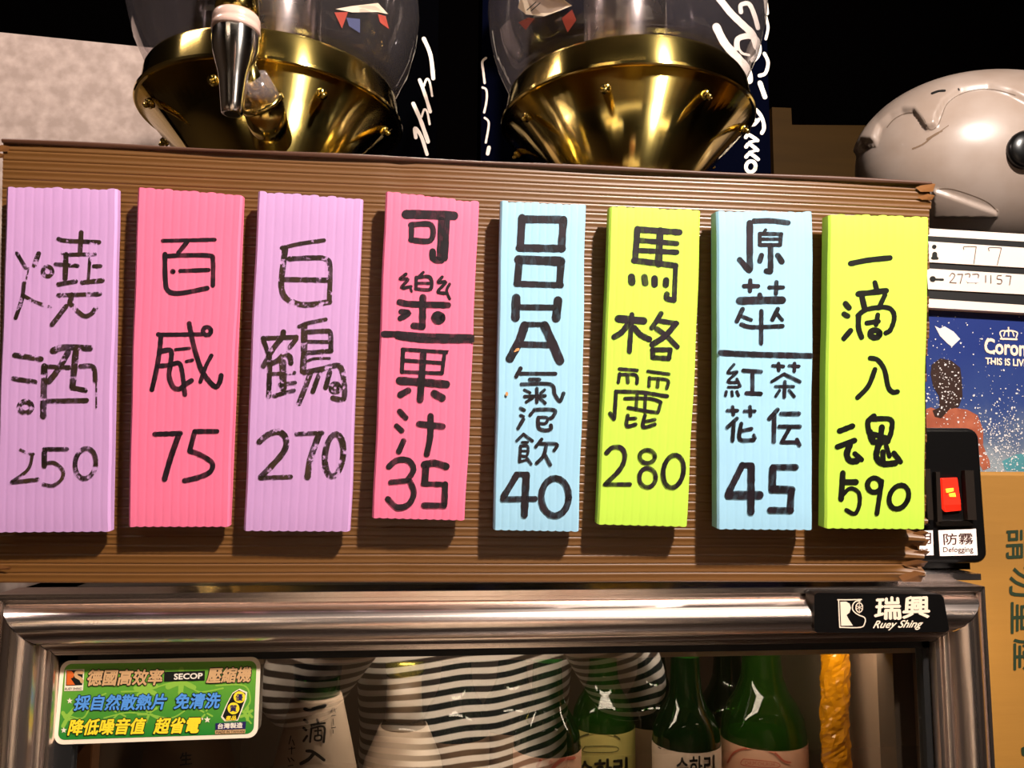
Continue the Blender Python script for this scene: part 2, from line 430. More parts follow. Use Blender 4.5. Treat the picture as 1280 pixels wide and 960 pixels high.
poly('logo', [(1010 + x / 6.737, 730 + y / 6.737) for x, y in [(272, 150), (320, 148), (350, 165), (362, 200), (350, 240), (325, 262), (345, 300), (378, 350), (280, 352), (275, 250)]], pj, M['silver_print'], np_)

# promotional sticker on the glass
SY = .0078; pj = PJ(SY)
q = [(76, 826), (326, 821), (322, 922), (67, 931)]
M['stk_edge'] = mat('sticker_border', (244, 226, 200), .5)
st = mk('sticker', *prism([P(x, y, SY) for x, y in rnd_rect(q, 12)], Vector((0, .0004, 0))), M['stk_edge'], fr, label='green sticker with gold, blue and yellow Chinese lettering')
def green_mat():
    m = mat('printed_green', (60, 150, 50), .45); nt = m.node_tree; b = nt.nodes['Principled BSDF']
    tc = nt.nodes.new('ShaderNodeTexCoord'); sx = nt.nodes.new('ShaderNodeSeparateXYZ'); cr = nt.nodes.new('ShaderNodeValToRGB')
    cr.color_ramp.elements[0].color = lin((28, 124, 42)); cr.color_ramp.elements[1].color = lin((112, 170, 50))
    nt.links.new(tc.outputs['Generated'], sx.inputs[0]); nt.links.new(sx.outputs[2], cr.inputs[0]); nt.links.new(cr.outputs[0], b.inputs['Base Color'])
    return m
M['stk_green'] = green_mat(); M['stk_leaf'] = mat('printed_leaf_green', (140, 186, 64), .5)
poly('print_ground', rnd_rect([(81, 830), (321, 826), (317, 917), (72, 925)], 9), pj, M['stk_green'], st, .0002)
Z6 = lambda L: [(60 + x / 4.571, 810 + y / 4.571) for x, y in L]
M['gold_print'] = mat('gold_print', (204, 160, 112), .5); M['blue_print'] = mat('blue_print', (84, 148, 222), .5); M['yel_print'] = mat('yellow_print', (250, 218, 44), .5)
M['k_print'] = mat('black_print', (12, 14, 10), .5); M['or_print'] = mat('orange_print', (214, 96, 30), .5); M['vio_print'] = mat('dark_blue_print', (34, 24, 84), .5)
leaf = []
for cx, cy, n, L, wd in [(560, 235, 7, 60, 26), (760, 190, 6, 85, 30), (110, 400, 4, 70, 22), (575, 375, 5, 60, 14), (1140, 375, 6, 45, 16), (900, 370, 4, 45, 10), (400, 370, 4, 50, 10)]:
    for k in range(n):
        a = 2 * math.pi * k / n + .4
        leaf.append((wd, [(cx + 12 * math.cos(a), cy + 12 * math.sin(a)), (cx + L * math.cos(a + .15), cy + L * .8 * math.sin(a + .15))]))
leaf += [(9, [(100, 380), (200, 400), (260, 300), (330, 260)]), (9, [(420, 250), (560, 240), (760, 190), (860, 250), (1000, 230)]), (9, [(960, 215), (1120, 215), (1155, 300), (1120, 370), (1160, 430)]), (8, [(320, 400), (450, 370), (575, 380), (700, 400), (780, 360)])]
leaf = [(wd, [(min(max(x, 75 + wd / 2), 1165), min(max(y, 95 + wd / 2), 505 - wd / 2)) for x, y in pts]) for wd, pts in leaf]
strokes('printed_leaves', [(60, 810, 4.571, leaf)], pj, M['stk_leaf'], st, off=.0003, step=.000001)
def stk_text(body, z, m, shear=.15):
    qd = Z6(z)
    text('lettering', body, qd, pj, M['k_print'], st, off=.0006, bold=.085, shear=shear)
    text('lettering', body, qd, pj, M[m], st, off=.0009, bold=.032, shear=shear)
stk_text('德國高效率', [(230, 125), (662, 122), (655, 210), (224, 215)], 'gold_print')
stk_text('壓縮機', [(912, 114), (1162, 108), (1158, 192), (905, 200)], 'gold_print')
stk_text('採自然散熱片', [(155, 272), (682, 262), (672, 350), (148, 356)], 'blue_print')
stk_text('免清洗', [(728, 262), (985, 256), (980, 342), (720, 348)], 'blue_print')
stk_text('降低噪音值', [(122, 410), (562, 400), (552, 490), (112, 498)], 'yel_print')
stk_text('超省電', [(612, 402), (875, 396), (862, 484), (602, 490)], 'yel_print')
poly('print_block', Z6([(665, 137), (897, 130), (895, 186), (663, 192)]), pj, M['k_print'], st, .0005)
text('lettering', 'SECOP', Z6([(722, 148), (883, 143), (881, 174), (720, 180)]), pj, M['script'], st, off=.0008, bold=.03)
poly('print_block', Z6([(100, 124), (208, 120), (200, 243), (92, 246)]), pj, M['stk_edge'], st, .0005)
poly('print_block', Z6([(105, 128), (200, 126), (196, 212), (102, 216)]), pj, M['k_print'], st, .0006)
poly('logo', Z6([(108, 130), (135, 132), (150, 150), (145, 168), (130, 175), (155, 210), (106, 212)]), pj, M['or_print'], st, .0008)
strokes('logo', [(60, 810, 4.571, [(20, [(195, 140), (165, 140), (160, 160), (185, 175), (195, 192)])])], pj, M['gold_print'], st, off=.0009)
text('lettering', 'RUEY SHING', Z6([(98, 226), (194, 224), (192, 238), (96, 241)]), pj, M['k_print'], st, off=.0008)
def star(cx, cy, r):
    return Z6([(cx + (r if k % 2 == 0 else r * .42) * math.sin(math.pi * k / 5), cy - (r if k % 2 == 0 else r * .42) * math.cos(math.pi * k / 5)) for k in range(10)])
for s_ in ((124, 302, 18), (90, 470, 18), (910, 410, 20), (880, 405, 10)): poly('printed_star', star(*s_), pj, M['stk_edge'], st, .0005)
tag = [(1095, 232), (1138, 252), (1135, 290), (1085, 415), (1010, 420), (988, 395), (1020, 320), (1055, 255)]
poly('print_block', Z6(tag), pj, M['stk_edge'], st, .0004)
cx_, cy_ = 1064, 330
poly('print_block', Z6([(cx_ + (x - cx_) * .87, cy_ + (y - cy_) * .92) for x, y in tag]), pj, M['k_print'], st, .0005)
for cx, cy, ch in ((1094, 281, '優'), (1060, 345, '質')):
    poly('printed_disc', Z6([(cx + 34 * math.cos(k * math.pi / 10), cy + 34 * math.sin(k * math.pi / 10)) for k in range(20)]), pj, M['yel_print'], st, .0006)
    text('lettering', ch, Z6([(cx - 20, cy - 19), (cx + 20, cy - 19), (cx + 18, cy + 19), (cx - 22, cy + 19)]), pj, M['vio_print'], st, off=.0008, bold=.02)
text('lettering', '產品', Z6([(1018, 388), (1078, 386), (1072, 412), (1014, 414)]), pj, M['yel_print'], st, off=.0008, bold=.03)
poly('print_block', Z6([(957, 430), (1132, 420), (1128, 462), (957, 468)]), pj, M['vio_print'], st, .0007)
text('lettering', '台灣製造', Z6([(972, 432), (1112, 425), (1110, 456), (970, 462)]), pj, M['script'], st, off=.0009, bold=.03)
poly('print_block', Z6([(955, 470), (1128, 464), (1126, 486), (955, 492)]), pj, M['gold_print'], st, .0007)
text('lettering', 'MADE IN TAIWAN', Z6([(962, 473), (1124, 467), (1122, 483), (960, 489)]), pj, M['k_print'], st, off=.0009)

# switch box on the fridge top
BY = .042
sw = mk('switch_box', *prism([P(x, y, BY) for x, y in rnd_rect([(1085, 534), (1224, 535), (1236, 704), (1085, 706)], 14)], Vector((0, .06, 0))), M['black'], label='glossy black switch box with a lit red rocker, right end of the fridge top', cat='switch box')
bevel(sw, .003, 3)
mk('bracket', *box(P(1120, 700, .05).x, P(1218, 700, .05).x, .055, .09, FT + .004, P(1200, 704, BY).z + .002), M['black'], sw)
mk('mounting_plate', *box(P(1120, 722, .03).x, P(1224, 722, .03).x, .028, .1, FT, FT + .0045), M['steel_plain'], sw)
pj = PJ(BY)
M['blk2'] = mat('satin_black_surround', (34, 28, 24), .3)
for q_ in ([(1170, 590), (1175, 590), (1178, 652), (1172, 652)], [(1206, 588), (1217, 588), (1221, 650), (1210, 650)], [(1156, 586), (1163, 586), (1167, 650), (1160, 650)]):
    mk('surround_rib', *prism([P(x, y, BY - .004) for x, y in q_], Vector((0, .0045, 0))), M['blk2'], sw)
mk('silver_bar', *prism([P(x, y, BY - .003) for x, y in [(1175, 651), (1210, 651), (1219, 657), (1176, 658)]], Vector((0, .004, 0))), M['chrome'], sw)
mk('silver_bar', *prism([P(x, y, BY - .003) for x, y in [(1150, 652), (1160, 652), (1163, 657), (1150, 658)]], Vector((0, .004, 0))), M['chrome'], sw)
rk = bevel(mk('rocker_switch', *prism([P(1178, 598, BY - .004), P(1197, 597, BY - .004), P(1201, 630, BY - .006), P(1202, 638, BY - .002), P(1183, 640, BY - .002), P(1180, 632, BY - .006)], Vector((0, .005, 0))), M['red_lit'], sw, label='lit red rocker switch'), .0006)
mk('neon_glow', *join(prism([P(x, y, BY - .0062) for x, y in [(1183, 611), (1192, 610), (1192, 614), (1184, 616)]], Vector((0, .001, 0))), prism([P(x, y, BY - .0062) for x, y in [(1187, 617), (1194, 616), (1195, 621), (1188, 621)]], Vector((0, .001, 0)))), M['amber_hot'], sw)
M['lbl'] = mat('white_label', (250, 232, 224), .5)
for q_ in ([(1173, 663), (1220, 661), (1222, 694), (1175, 695)], [(1118, 665), (1166, 663), (1167, 694), (1118, 695)]):
    mk('label_plate', *prism([P(x, y, BY - .0006) for x, y in q_], Vector((0, .0008, 0))), M['lbl'], sw)
pj = PJ(BY - .0006); M['lbl_ink'] = mat('dark_red_black_print', (58, 22, 20), .6)
text('lettering', '防霧', [(1179, 667), (1216, 666), (1217, 680), (1180, 681)], pj, M['lbl_ink'], sw, off=.0003, bold=.004)
text('lettering', 'Defogging', [(1179, 684), (1216, 683), (1217, 692), (1179, 692)], pj, M['lbl_ink'], sw, off=.0003)
text('lettering', '照明', [(1128, 667), (1164, 666), (1164, 680), (1128, 681)], pj, M['lbl_ink'], sw, off=.0003, bold=.004)
text('lettering', 'Lighting', [(1126, 684), (1160, 684), (1160, 692), (1126, 692)], pj, M['lbl_ink'], sw, off=.0003)

# ------------------------------------------------------------------ brown corrugated carton board
Bbase = P(640, 727, .002)
up = (Zc * 0 + ROT @ Vector((.017, 1, 0))).normalized()
Xw = Vector((1, 0, 0)); Bn = Xw.cross(up).normalized()          # normal
if Bn.y > 0: Bn = -Bn
bj = plane_pj(Bbase, Bn)
tl, tr, br, bl = bj(4, 176), bj(1163, 229), bj(1152, 727), bj(-4, 729)
NFL = 46; NC = 60; SUB = 10
V, Fc = [], []
rn = random.Random(11)
rows = NFL * SUB + 1
jag = [rn.uniform(-.0012, .0016) for _ in range(NFL + 2)]
for r in range(rows):
    t = r / (rows - 1); fl = t * NFL; ph = fl % 1
    dd = min(ph, 1 - ph); hgt = .0006 * math.exp(-(dd / .10) ** 2) - .00022 * math.cos(2 * math.pi * ph)        # narrow grooves between flutes
    kfl = int(fl)
    for c in range(NC + 1):
        u = c / NC
        wob = .10 * math.sin(u * 5 + kfl * .7) / NFL * .03
        tt = min(max(t + wob, 0), 1) if 0 < r < rows - 1 else t
        p = tl.lerp(tr, u).lerp(bl.lerp(br, u), tt)
        bulge = .0016 * math.sin(math.pi * u) * math.sin(math.pi * t) + .0006 * math.sin(u * 17 + t * 5)
        crease = sum(.0006 * math.exp(-((u - cu) / .003) ** 2) for cu in (.22, .40, .655, .83))
        p = p + Bn * (bulge - hgt - crease)
        if c == NC: p = p + Xw * jag[kfl]
        if u > .975 and t > .84: p = p + Bn * (.004 * (u - .975) / .025 * math.sin(fl * 3.1))
        V.append(p)
for r in range(rows - 1):
    for c in range(NC):
        a = r * (NC + 1) + c; Fc.append((a, a + NC + 1, a + NC + 2, a + 1))
nf = len(V); TH = .011
V += [p - Bn * TH for p in (tl, tr, br, bl)]
top = [c for c in range(NC + 1)]; bot = [(rows - 1) * (NC + 1) + c for c in range(NC + 1)]
Fc += [tuple(top + [nf + 1, nf]), tuple(reversed(bot)) + (nf + 3, nf + 2), (nf, nf + 1, nf + 2, nf + 3)]
Fc.append(tuple([r * (NC + 1) for r in range(rows)][::-1]) + (nf, nf + 3)); Fc.append(tuple([r * (NC + 1) + NC for r in range(rows)]) + (nf + 2, nf + 1))
bd = mk('menu_board', V, Fc, M['board'], label='large brown corrugated plastic sheet standing on the fridge, carrying the price strips', cat='board', smooth=True)
md = bd.modifiers.new('split', 'EDGE_SPLIT'); md.split_angle = math.radians(50)
M['fold'] = mat('dark_fold', (74, 42, 24), .5)
# folded top lip
V, Fc = [], []
n = 60
for k in range(n + 1):
    u = k / n; p = tl.lerp(tr, u); wv = .0004 * math.sin(u * 23)
    for dy, dz in ((0.0012, -.0016), (.0022, -.0002 + wv), (.0014, .0010 + wv), (-.002, .0015 + wv), (-TH, .0010)):
        V.append(p + Bn * dy + up * dz)
for k in range(n):
    for q_ in range(4): Fc.append((k * 5 + q_, k * 5 + q_ + 1, (k + 1) * 5 + q_ + 1, (k + 1) * 5 + q_))
mk('folded_lip', V, Fc, M['fold'], bd, smooth=True)
# crumpled flute ends
V, Fc = [], []
pts = []
for (ex0, ey0, ex1, ey1, h) in [(1128, 712, 1150, 727, .004), (1132, 698, 1153, 708, .0045), (1146, 686, 1156, 694, .004), (1143, 672, 1156, 682, .003), (1146, 662, 1155, 670, .003), (1150, 229, 1165, 240, .002), (1152, 243, 1164, 250, .002), (-4, 182, 12, 190, .002), (-5, 192, 6, 198, .002), (-6, 706, 14, 712, .002)]:
    b = 0; V = []; Fc = []
    V += [bj(ex0, ey1) + Bn * .0005, bj(ex1 + 2, ey0 + 2) + Bn * h, bj(ex1, ey1) + Bn * .001, bj((ex0 + ex1) / 2, ey0) + Bn * h * .8, bj(ex0 - 6, (ey0 + ey1) / 2) + Bn * .0003]
    Fc += [(b, b + 2, b + 1), (b, b + 1, b + 3), (b, b + 3, b + 4)]
    mk('crumpled_edge', V, Fc, M['board_edge'], bd)

# ------------------------------------------------------------------ price strips
R_ = lambda *a: a
STRIPS = [
 dict(q=[(7, 234), (146, 237), (137, 664), (-6, 665)], m='lilac', th=.004, gap=.008, n=12, ink='ink_worn', ws=.92,
  label='lilac price strip reading 燒酒 250, leftmost on the board',
  R=[(0, 220, 4.175, [(22, [(88, 402), (135, 480)]), (28, [(202, 405), (180, 465)]), ell(248, 498, 25, 25, 24), (10, [(150, 480), (128, 580)]), (24, [(125, 560), (115, 640), (82, 740)]), (20, [(120, 622), (180, 655), (262, 685)]),
      (24, [(305, 328), (350, 338), (518, 345)]), (28, [(424, 295), (418, 400)]), (22, [(365, 410), (495, 408)]), (16, [(325, 402), (350, 408)]), (30, [(345, 410), (340, 535)]), (22, [(290, 460), (405, 468)]), (26, [(305, 565), (395, 550)]),
      (18, [(470, 430), (460, 550)]), (22, [(490, 470), (525, 470)]), (26, [(430, 555), (535, 545)]), (24, [(305, 622), (522, 615)]), (30, [(375, 620), (365, 665)]), (28, [(345, 680), (272, 775)]), (26, [(365, 660), (400, 700), (440, 730), (475, 720), (500, 690)])]),
     (0, 420, 3.694, [(26, [(68, 88), (190, 106)]), (24, [(62, 196), (162, 212)]), ell(118, 328, 29, 26, 26), (32, [(245, 68), (300, 52), (415, 56)]), (30, [(315, 75), (265, 160), (225, 210)]), (32, [(350, 75), (335, 235)]), (24, [(335, 238), (395, 250)]),
      (32, [(205, 140), (200, 370)]), (22, [(210, 140), (320, 145)]), (24, [(372, 140), (430, 142), (441, 205)]), (8, [(445, 200), (445, 330)]), (24, [(222, 300), (400, 297)]),
      (14, [(95, 525), (125, 540), (155, 545)]), (16, [(150, 545), (130, 615), (55, 672)]), (20, [(55, 676), (175, 662)]), (20, [(205, 522), (310, 522)]), (26, [(205, 525), (205, 600)]), (18, [(205, 590), (250, 585), (290, 620), (285, 660), (245, 690), (200, 685)]), ell(395, 588, 48, 70, 24, 8)])]),
 dict(q=[(171, 234), (302, 245), (285, 658), (159, 658)], m='pink', th=.004, gap=.0085, n=12, ink='ink', ws=1.0,
  label='bright pink price strip reading 百威 75, with a wavy bottom edge',
  R=[(150, 220, 4.175, [(20, [(222, 338), (495, 332)]), (24, [(350, 345), (305, 400)]), (26, [(235, 408), (237, 540), (250, 597), (310, 612), (455, 585)]), (24, [(245, 418), (320, 414), (465, 415), (485, 440), (485, 570)]), (22, [(315, 495), (462, 490)]), ell(276, 498, 6, 6, 16)]),
     (170, 390, 8.0, [(42, [(220, 222), (300, 226), (660, 222)]), (52, [(532, 115), (560, 260), (600, 420), (660, 590), (740, 700), (800, 748), (838, 700), (852, 635)]), ell(710, 190, 40, 40, 46), (50, [(250, 240), (235, 400), (200, 600), (160, 775)]), (32, [(395, 375), (535, 362)]), (34, [(505, 495), (565, 480)]),
      (42, [(755, 435), (700, 540), (645, 695)]), (50, [(245, 395), (350, 385), (345, 520), (332, 640), (370, 745), (430, 770), (485, 730), (555, 685)]), (46, [(220, 540), (330, 530), (430, 510), (460, 590), (475, 700), (490, 825)])]),
     (150, 420, 3.694, [(22, [(160, 453), (280, 449)]), (27, [(272, 455), (235, 560), (206, 660)]), (22, [(345, 440), (448, 440)]), (24, [(345, 442), (322, 530)]), (24, [(322, 530), (375, 550), (425, 585), (418, 625), (370, 650), (298, 668)])])]),
 dict(q=[(322, 240), (453, 249), (437, 664), (304, 663)], m='lilac', th=.004, gap=.0085, n=12, ink='ink_worn', ws=1.0,
  label='lilac price strip reading 白鶴 270, between two pink strips',
  R=[(300, 230, 4.3625, [(22, [(228, 348), (330, 325), (458, 307)]), (32, [(248, 350), (232, 470), (226, 560), (248, 620), (310, 652), (380, 658), (488, 642)]), (27, [(268, 408), (400, 402), (465, 408), (492, 450), (487, 635)]), (28, [(240, 520), (480, 524)])]),
     (320, 380, 6.857, [(34, [(370, 193), (440, 165), (598, 132)]), (54, [(415, 180), (412, 420), (402, 575)]), (42, [(450, 240), (590, 232), (638, 250), (642, 395)]), (34, [(430, 322), (640, 325)]), (40, [(420, 420), (645, 402)]), (24, [(440, 490), (500, 468), (630, 465)]),
      (46, [(415, 585), (560, 558), (640, 535), (710, 528), (742, 580), (758, 700), (758, 790), (735, 820), (660, 805)]), (46, [(465, 600), (420, 720), (368, 850)]), (42, [(550, 580), (520, 660), (488, 750)]), (44, [(632, 585), (615, 650), (598, 715)]), ell(680, 718, 34, 34, 46),
      (38, [(60, 292), (220, 288), (348, 282)]), (48, [(235, 240), (230, 285)]), (40, [(345, 300), (290, 370)]), (46, [(215, 300), (150, 380), (65, 530)]), (40, [(65, 310), (105, 420)]), (44, [(110, 430), (118, 510), (110, 790)]), (44, [(120, 515), (190, 480), (240, 430), (290, 450), (300, 505)]), (60, [(230, 500), (235, 720)]),
      (32, [(115, 600), (330, 588)]), (34, [(205, 690), (335, 674)]), (34, [(155, 788), (230, 765), (325, 740)])]),
     (300, 420, 3.694, [(27, [(90, 488), (130, 455), (180, 442), (213, 475), (198, 540), (95, 652)]), (20, [(95, 655), (235, 650)]), (20, [(262, 452), (380, 447)]), (30, [(365, 455), (328, 560), (312, 650)]), ell(435, 550, 42, 98, 27, 6)])]),
 dict(q=[(482, 240), (599, 253), (581, 650), (465, 647)], m='pink', th=.0045, gap=.0095, n=12, ink='ink', ws=1.0,
  label='pink price strip reading 可樂 over 果汁 35, divided by a thick black line',
  R=[(460, 230, 4.8, [(54, [(228, 182), (300, 182), (515, 190)]), (32, [(262, 245), (260, 335)]), (34, [(258, 245), (378, 245), (375, 338), (258, 335)]), (40, [(440, 215), (432, 440)]), (36, [(475, 215), (462, 445)]), (40, [(388, 405), (395, 450), (440, 458)]),
      (20, [(228, 540), (192, 570), (240, 572), (200, 622), (258, 615)]), (15, [(252, 615), (262, 645)]), (18, [(332, 530), (300, 560)]), (22, [(290, 560), (288, 630)]), (22, [(300, 560), (373, 560), (375, 630), (300, 630)]), (18, [(300, 595), (370, 595)]), (20, [(445, 558), (420, 590), (468, 588), (420, 645), (470, 655)]), (18, [(490, 600), (472, 640), (490, 688)]),
      (38, [(190, 708), (260, 720), (480, 726)]), (42, [(330, 680), (326, 855)]), (40, [(326, 855), (275, 850)]), (34, [(200, 765), (245, 775), (195, 805)]), ell(422, 803, 24, 20, 40), (38, [(95, 900), (200, 902), (340, 912), (620, 920)]), (34, [(180, 915), (340, 935), (622, 938)])]),
     (455, 410, 3.84, [(18, [(185, 102), (390, 115), (388, 115)]), (18, [(388, 115), (375, 215)]), (18, [(375, 217), (185, 210)]), (20, [(188, 105), (182, 210)]), (18, [(195, 155), (380, 168)]), (32, [(285, 125), (270, 345)]), (38, [(172, 252), (280, 260), (395, 270)]), (32, [(212, 300), (175, 320)]), (38, [(338, 315), (375, 335)]),
      (28, [(172, 400), (200, 430)]), (26, [(157, 470), (182, 492)]), (28, [(190, 542), (168, 592)]), (30, [(265, 460), (378, 472)]), (30, [(320, 422), (318, 520), (302, 605)]),
      (28, [(120, 665), (160, 634), (215, 637), (238, 680), (210, 728)]), (24, [(210, 732), (128, 740)]), (28, [(220, 735), (240, 790), (215, 845), (160, 860), (115, 820)]), (34, [(290, 655), (340, 648), (395, 664)]), (34, [(298, 660), (292, 740)]), (24, [(285, 747), (390, 750)]), (30, [(390, 750), (386, 845)]), (28, [(386, 852), (288, 850)])])]),
 dict(q=[(626, 252), (733, 257), (724, 664), (617, 662)], m='blue', th=.0055, gap=.009, n=11, ink='ink', ws=1.0,
  label='pale blue price strip reading 口口HA 氣泡飲 40, near the middle of the board',
  R=[(610, 240, 4.364, [(42, [(186, 140), (176, 305)]), (42, [(186, 148), (412, 150)]), (42, [(412, 152), (400, 310)]), (42, [(172, 305), (405, 308)]), (50, [(168, 368), (398, 378)]), (38, [(172, 370), (160, 498)]), (40, [(400, 378), (390, 505)]), (34, [(155, 500), (398, 508)]),
      (48, [(154, 578), (150, 685)]), (48, [(382, 592), (372, 688)]), (32, [(172, 628), (358, 630)]), (48, [(200, 728), (172, 810), (120, 908)]), (50, [(308, 728), (345, 810), (392, 920)]), (28, [(195, 722), (315, 722)]), (34, [(180, 830), (345, 835)])]),
     (610, 440, 4.171, [(22, [(170, 85), (147, 128)]), (20, [(165, 112), (352, 113)]), (20, [(218, 143), (268, 143)]), (20, [(175, 168), (325, 168), (348, 220), (375, 256), (394, 215)]), (18, [(255, 190), (255, 262)]), (14, [(190, 197), (220, 212)]), (16, [(295, 197), (275, 215)]), (18, [(192, 232), (298, 228)]), (16, [(235, 238), (200, 260)]), (18, [(270, 240), (298, 266)]),
      (18, [(170, 293), (190, 303)]), (16, [(170, 330), (185, 336)]), (20, [(185, 350), (157, 398)]), (18, [(240, 305), (220, 328)]), (20, [(242, 300), (345, 302), (340, 335), (325, 345)]), (16, [(262, 340), (308, 342), (302, 370), (265, 372)]), (20, [(262, 345), (265, 395), (300, 408), (328, 400), (328, 382)]),
      (16, [(185, 428), (150, 463)]), (16, [(185, 428), (232, 463)]), (13, [(178, 470), (208, 470)]), (16, [(170, 490), (165, 570)]), (14, [(170, 490), (208, 492), (203, 540), (170, 540)]), (11, [(172, 515), (203, 515)]), (13, [(165, 572), (200, 562)]), (16, [(205, 555), (225, 583)]), (18, [(280, 455), (250, 493)]), (18, [(270, 477), (358, 480), (345, 513)]), (20, [(305, 485), (290, 540), (255, 578)]), (20, [(295, 532), (325, 588)]),
      (34, [(150, 640), (115, 700), (82, 752)]), (28, [(148, 637), (205, 637)]), (38, [(200, 642), (190, 848)]), (30, [(78, 767), (245, 765)]), ell(350, 755, 72, 98, 34, 2)])]),
 dict(q=[(763, 258), (877, 264), (860, 658), (747, 655)], m='yellow', th=.006, gap=.009, n=11, ink='ink', ws=1.0,
  label='yellow-green price strip reading 馬格麗 280, between two pale blue strips',
  R=[(740, 250, 4.571, [(36, [(260, 165), (247, 340)]), (36, [(262, 168), (500, 184)]), (30, [(270, 230), (485, 248)]), (30, [(270, 288), (485, 298)]), (42, [(390, 175), (380, 365)]), (34, [(240, 345), (380, 362), (478, 375)]), (28, [(478, 372), (470, 565)]), (34, [(468, 572), (428, 562), (428, 538)]), (42, [(226, 440), (228, 470)]), (38, [(300, 440), (305, 475)]), (38, [(358, 448), (358, 482)]), (36, [(424, 458), (422, 485)]),
      (44, [(152, 678), (295, 690)]), (30, [(228, 655), (214, 865)]), (34, [(205, 712), (170, 755), (128, 782)]), (34, [(242, 730), (278, 770), (328, 795)]), (30, [(395, 648), (370, 690), (342, 730)]), (28, [(385, 690), (485, 705)]), (34, [(480, 705), (420, 775), (345, 825)]), (30, [(370, 735), (430, 780), (487, 838)]), (28, [(348, 852), (348, 895)]), (28, [(345, 855), (445, 855)]), (28, [(448, 855), (440, 905)]), (28, [(440, 905), (348, 900)])]),
     (740, 440, 4.174, [(18, [(143, 88), (236, 95)]), (18, [(145, 112), (138, 158)]), (18, [(142, 117), (228, 120), (235, 162)]), (20, [(185, 125), (188, 158)]), (18, [(293, 100), (402, 115)]), (18, [(300, 133), (298, 178)]), (18, [(302, 137), (393, 146), (390, 190)]), (20, [(345, 150), (342, 182)]),
      (20, [(125, 205), (260, 210), (393, 230)]), (20, [(126, 215), (117, 345)]), (22, [(115, 348), (95, 320)]), (18, [(172, 242), (300, 242), (358, 260)]), (18, [(190, 290), (270, 305), (343, 316)]), (18, [(360, 262), (346, 312)]), (18, [(236, 222), (230, 298)]), (18, [(280, 225), (275, 308)]), (20, [(187, 330), (182, 385), (228, 377)]), (18, [(192, 347), (228, 345)]), (20, [(277, 330), (268, 390), (328, 377)]), (18, [(280, 362), (328, 352)]),
      (25, [(77, 525), (110, 497), (155, 502), (172, 545), (148, 610), (72, 688)]), (22, [(68, 690), (198, 690)]), ell(289, 545, 40, 34, 22, 0), ell(290, 655, 43, 50, 23, 0), ell(425, 622, 53, 86, 25, 10)])]),
 dict(q=[(896, 265), (1016, 265), (1016, 662), (897, 661)], m='blue', th=.0085, gap=.009, n=11, ink='ink', ws=1.0,
  label='pale blue double-thick price strip reading 原萃 over 紅茶花伝 45',
  R=[(880, 255, 4.8, [(32, [(300, 102), (400, 100), (505, 112)]), (40, [(275, 115), (275, 390)]), (36, [(272, 398), (215, 335)]), (20, [(370, 155), (355, 178)]), (24, [(335, 178), (335, 245)]), (24, [(338, 178), (465, 180)]), (24, [(462, 182), (458, 242)]), (24, [(335, 245), (458, 245)]), (20, [(345, 210), (455, 210)]), (34, [(400, 250), (400, 400)]), (34, [(398, 405), (375, 402)]), (32, [(345, 308), (335, 342)]), (34, [(443, 308), (468, 345)]),
      (26, [(240, 492), (325, 492)]), (26, [(278, 458), (276, 522)]), (24, [(392, 500), (475, 500)]), (26, [(435, 468), (432, 538)]), (46, [(215, 580), (340, 577), (470, 576)]), (30, [(335, 545), (340, 560)]), (28, [(232, 630), (198, 702)]), (22, [(225, 672), (283, 695)]), (28, [(443, 630), (412, 692)]), (22, [(440, 660), (470, 695)]), (26, [(225, 722), (290, 738), (472, 732)]), (26, [(345, 642), (343, 835)]), (34, [(100, 892), (300, 902), (640, 910)])]),
     (880, 430, 4.0, [(15, [(150, 102), (120, 143), (165, 138)]), (15, [(165, 142), (120, 188), (172, 190)]), (15, [(165, 175), (182, 210)]), (13, [(122, 215), (172, 215)]), (16, [(112, 238), (108, 256)]), (16, [(140, 238), (142, 258)]), (16, [(165, 238), (173, 256)]), (20, [(197, 132), (285, 138)]), (20, [(243, 140), (243, 238)]), (20, [(213, 245), (285, 248)]),
      (17, [(345, 108), (398, 111)]), (18, [(373, 97), (375, 130)]), (16, [(427, 108), (475, 111)]), (18, [(453, 97), (452, 135)]), (16, [(400, 150), (340, 187)]), (18, [(402, 150), (480, 188)]), (16, [(358, 212), (448, 212)]), (18, [(405, 188), (402, 265)]), (16, [(378, 232), (360, 260)]), (16, [(427, 232), (452, 262)]),
      (17, [(118, 332), (168, 332)]), (18, [(143, 314), (148, 352)]), (17, [(203, 335), (255, 335)]), (18, [(230, 313), (233, 358)]), (20, [(165, 372), (117, 416)]), (20, [(150, 395), (143, 482)]), (20, [(187, 398), (180, 475), (250, 478)]), (18, [(182, 435), (238, 423)]), (16, [(256, 472), (250, 455)]),
      (22, [(368, 328), (328, 372)]), (22, [(352, 355), (350, 488)]), (22, [(388, 348), (475, 348)]), (20, [(378, 412), (480, 412)]), (20, [(430, 418), (392, 485)]), (18, [(388, 490), (472, 490)]), (20, [(465, 478), (478, 505)]),
      (32, [(192, 605), (155, 680), (122, 745)]), (26, [(192, 605), (240, 605)]), (36, [(237, 612), (235, 840)]), (42, [(125, 755), (278, 755)]), (30, [(345, 615), (460, 615)]), (36, [(345, 620), (342, 728)]), (36, [(342, 725), (440, 728)]), (34, [(438, 735), (432, 832)]), (32, [(435, 832), (332, 830)])])]),
 dict(q=[(1036, 268), (1161, 272), (1156, 661), (1031, 660)], m='yellow', th=.0075, gap=.009, n=12, ink='ink_solid', ws=1.18,
  label='yellow-green price strip reading 一滴入魂 590, rightmost on the board',
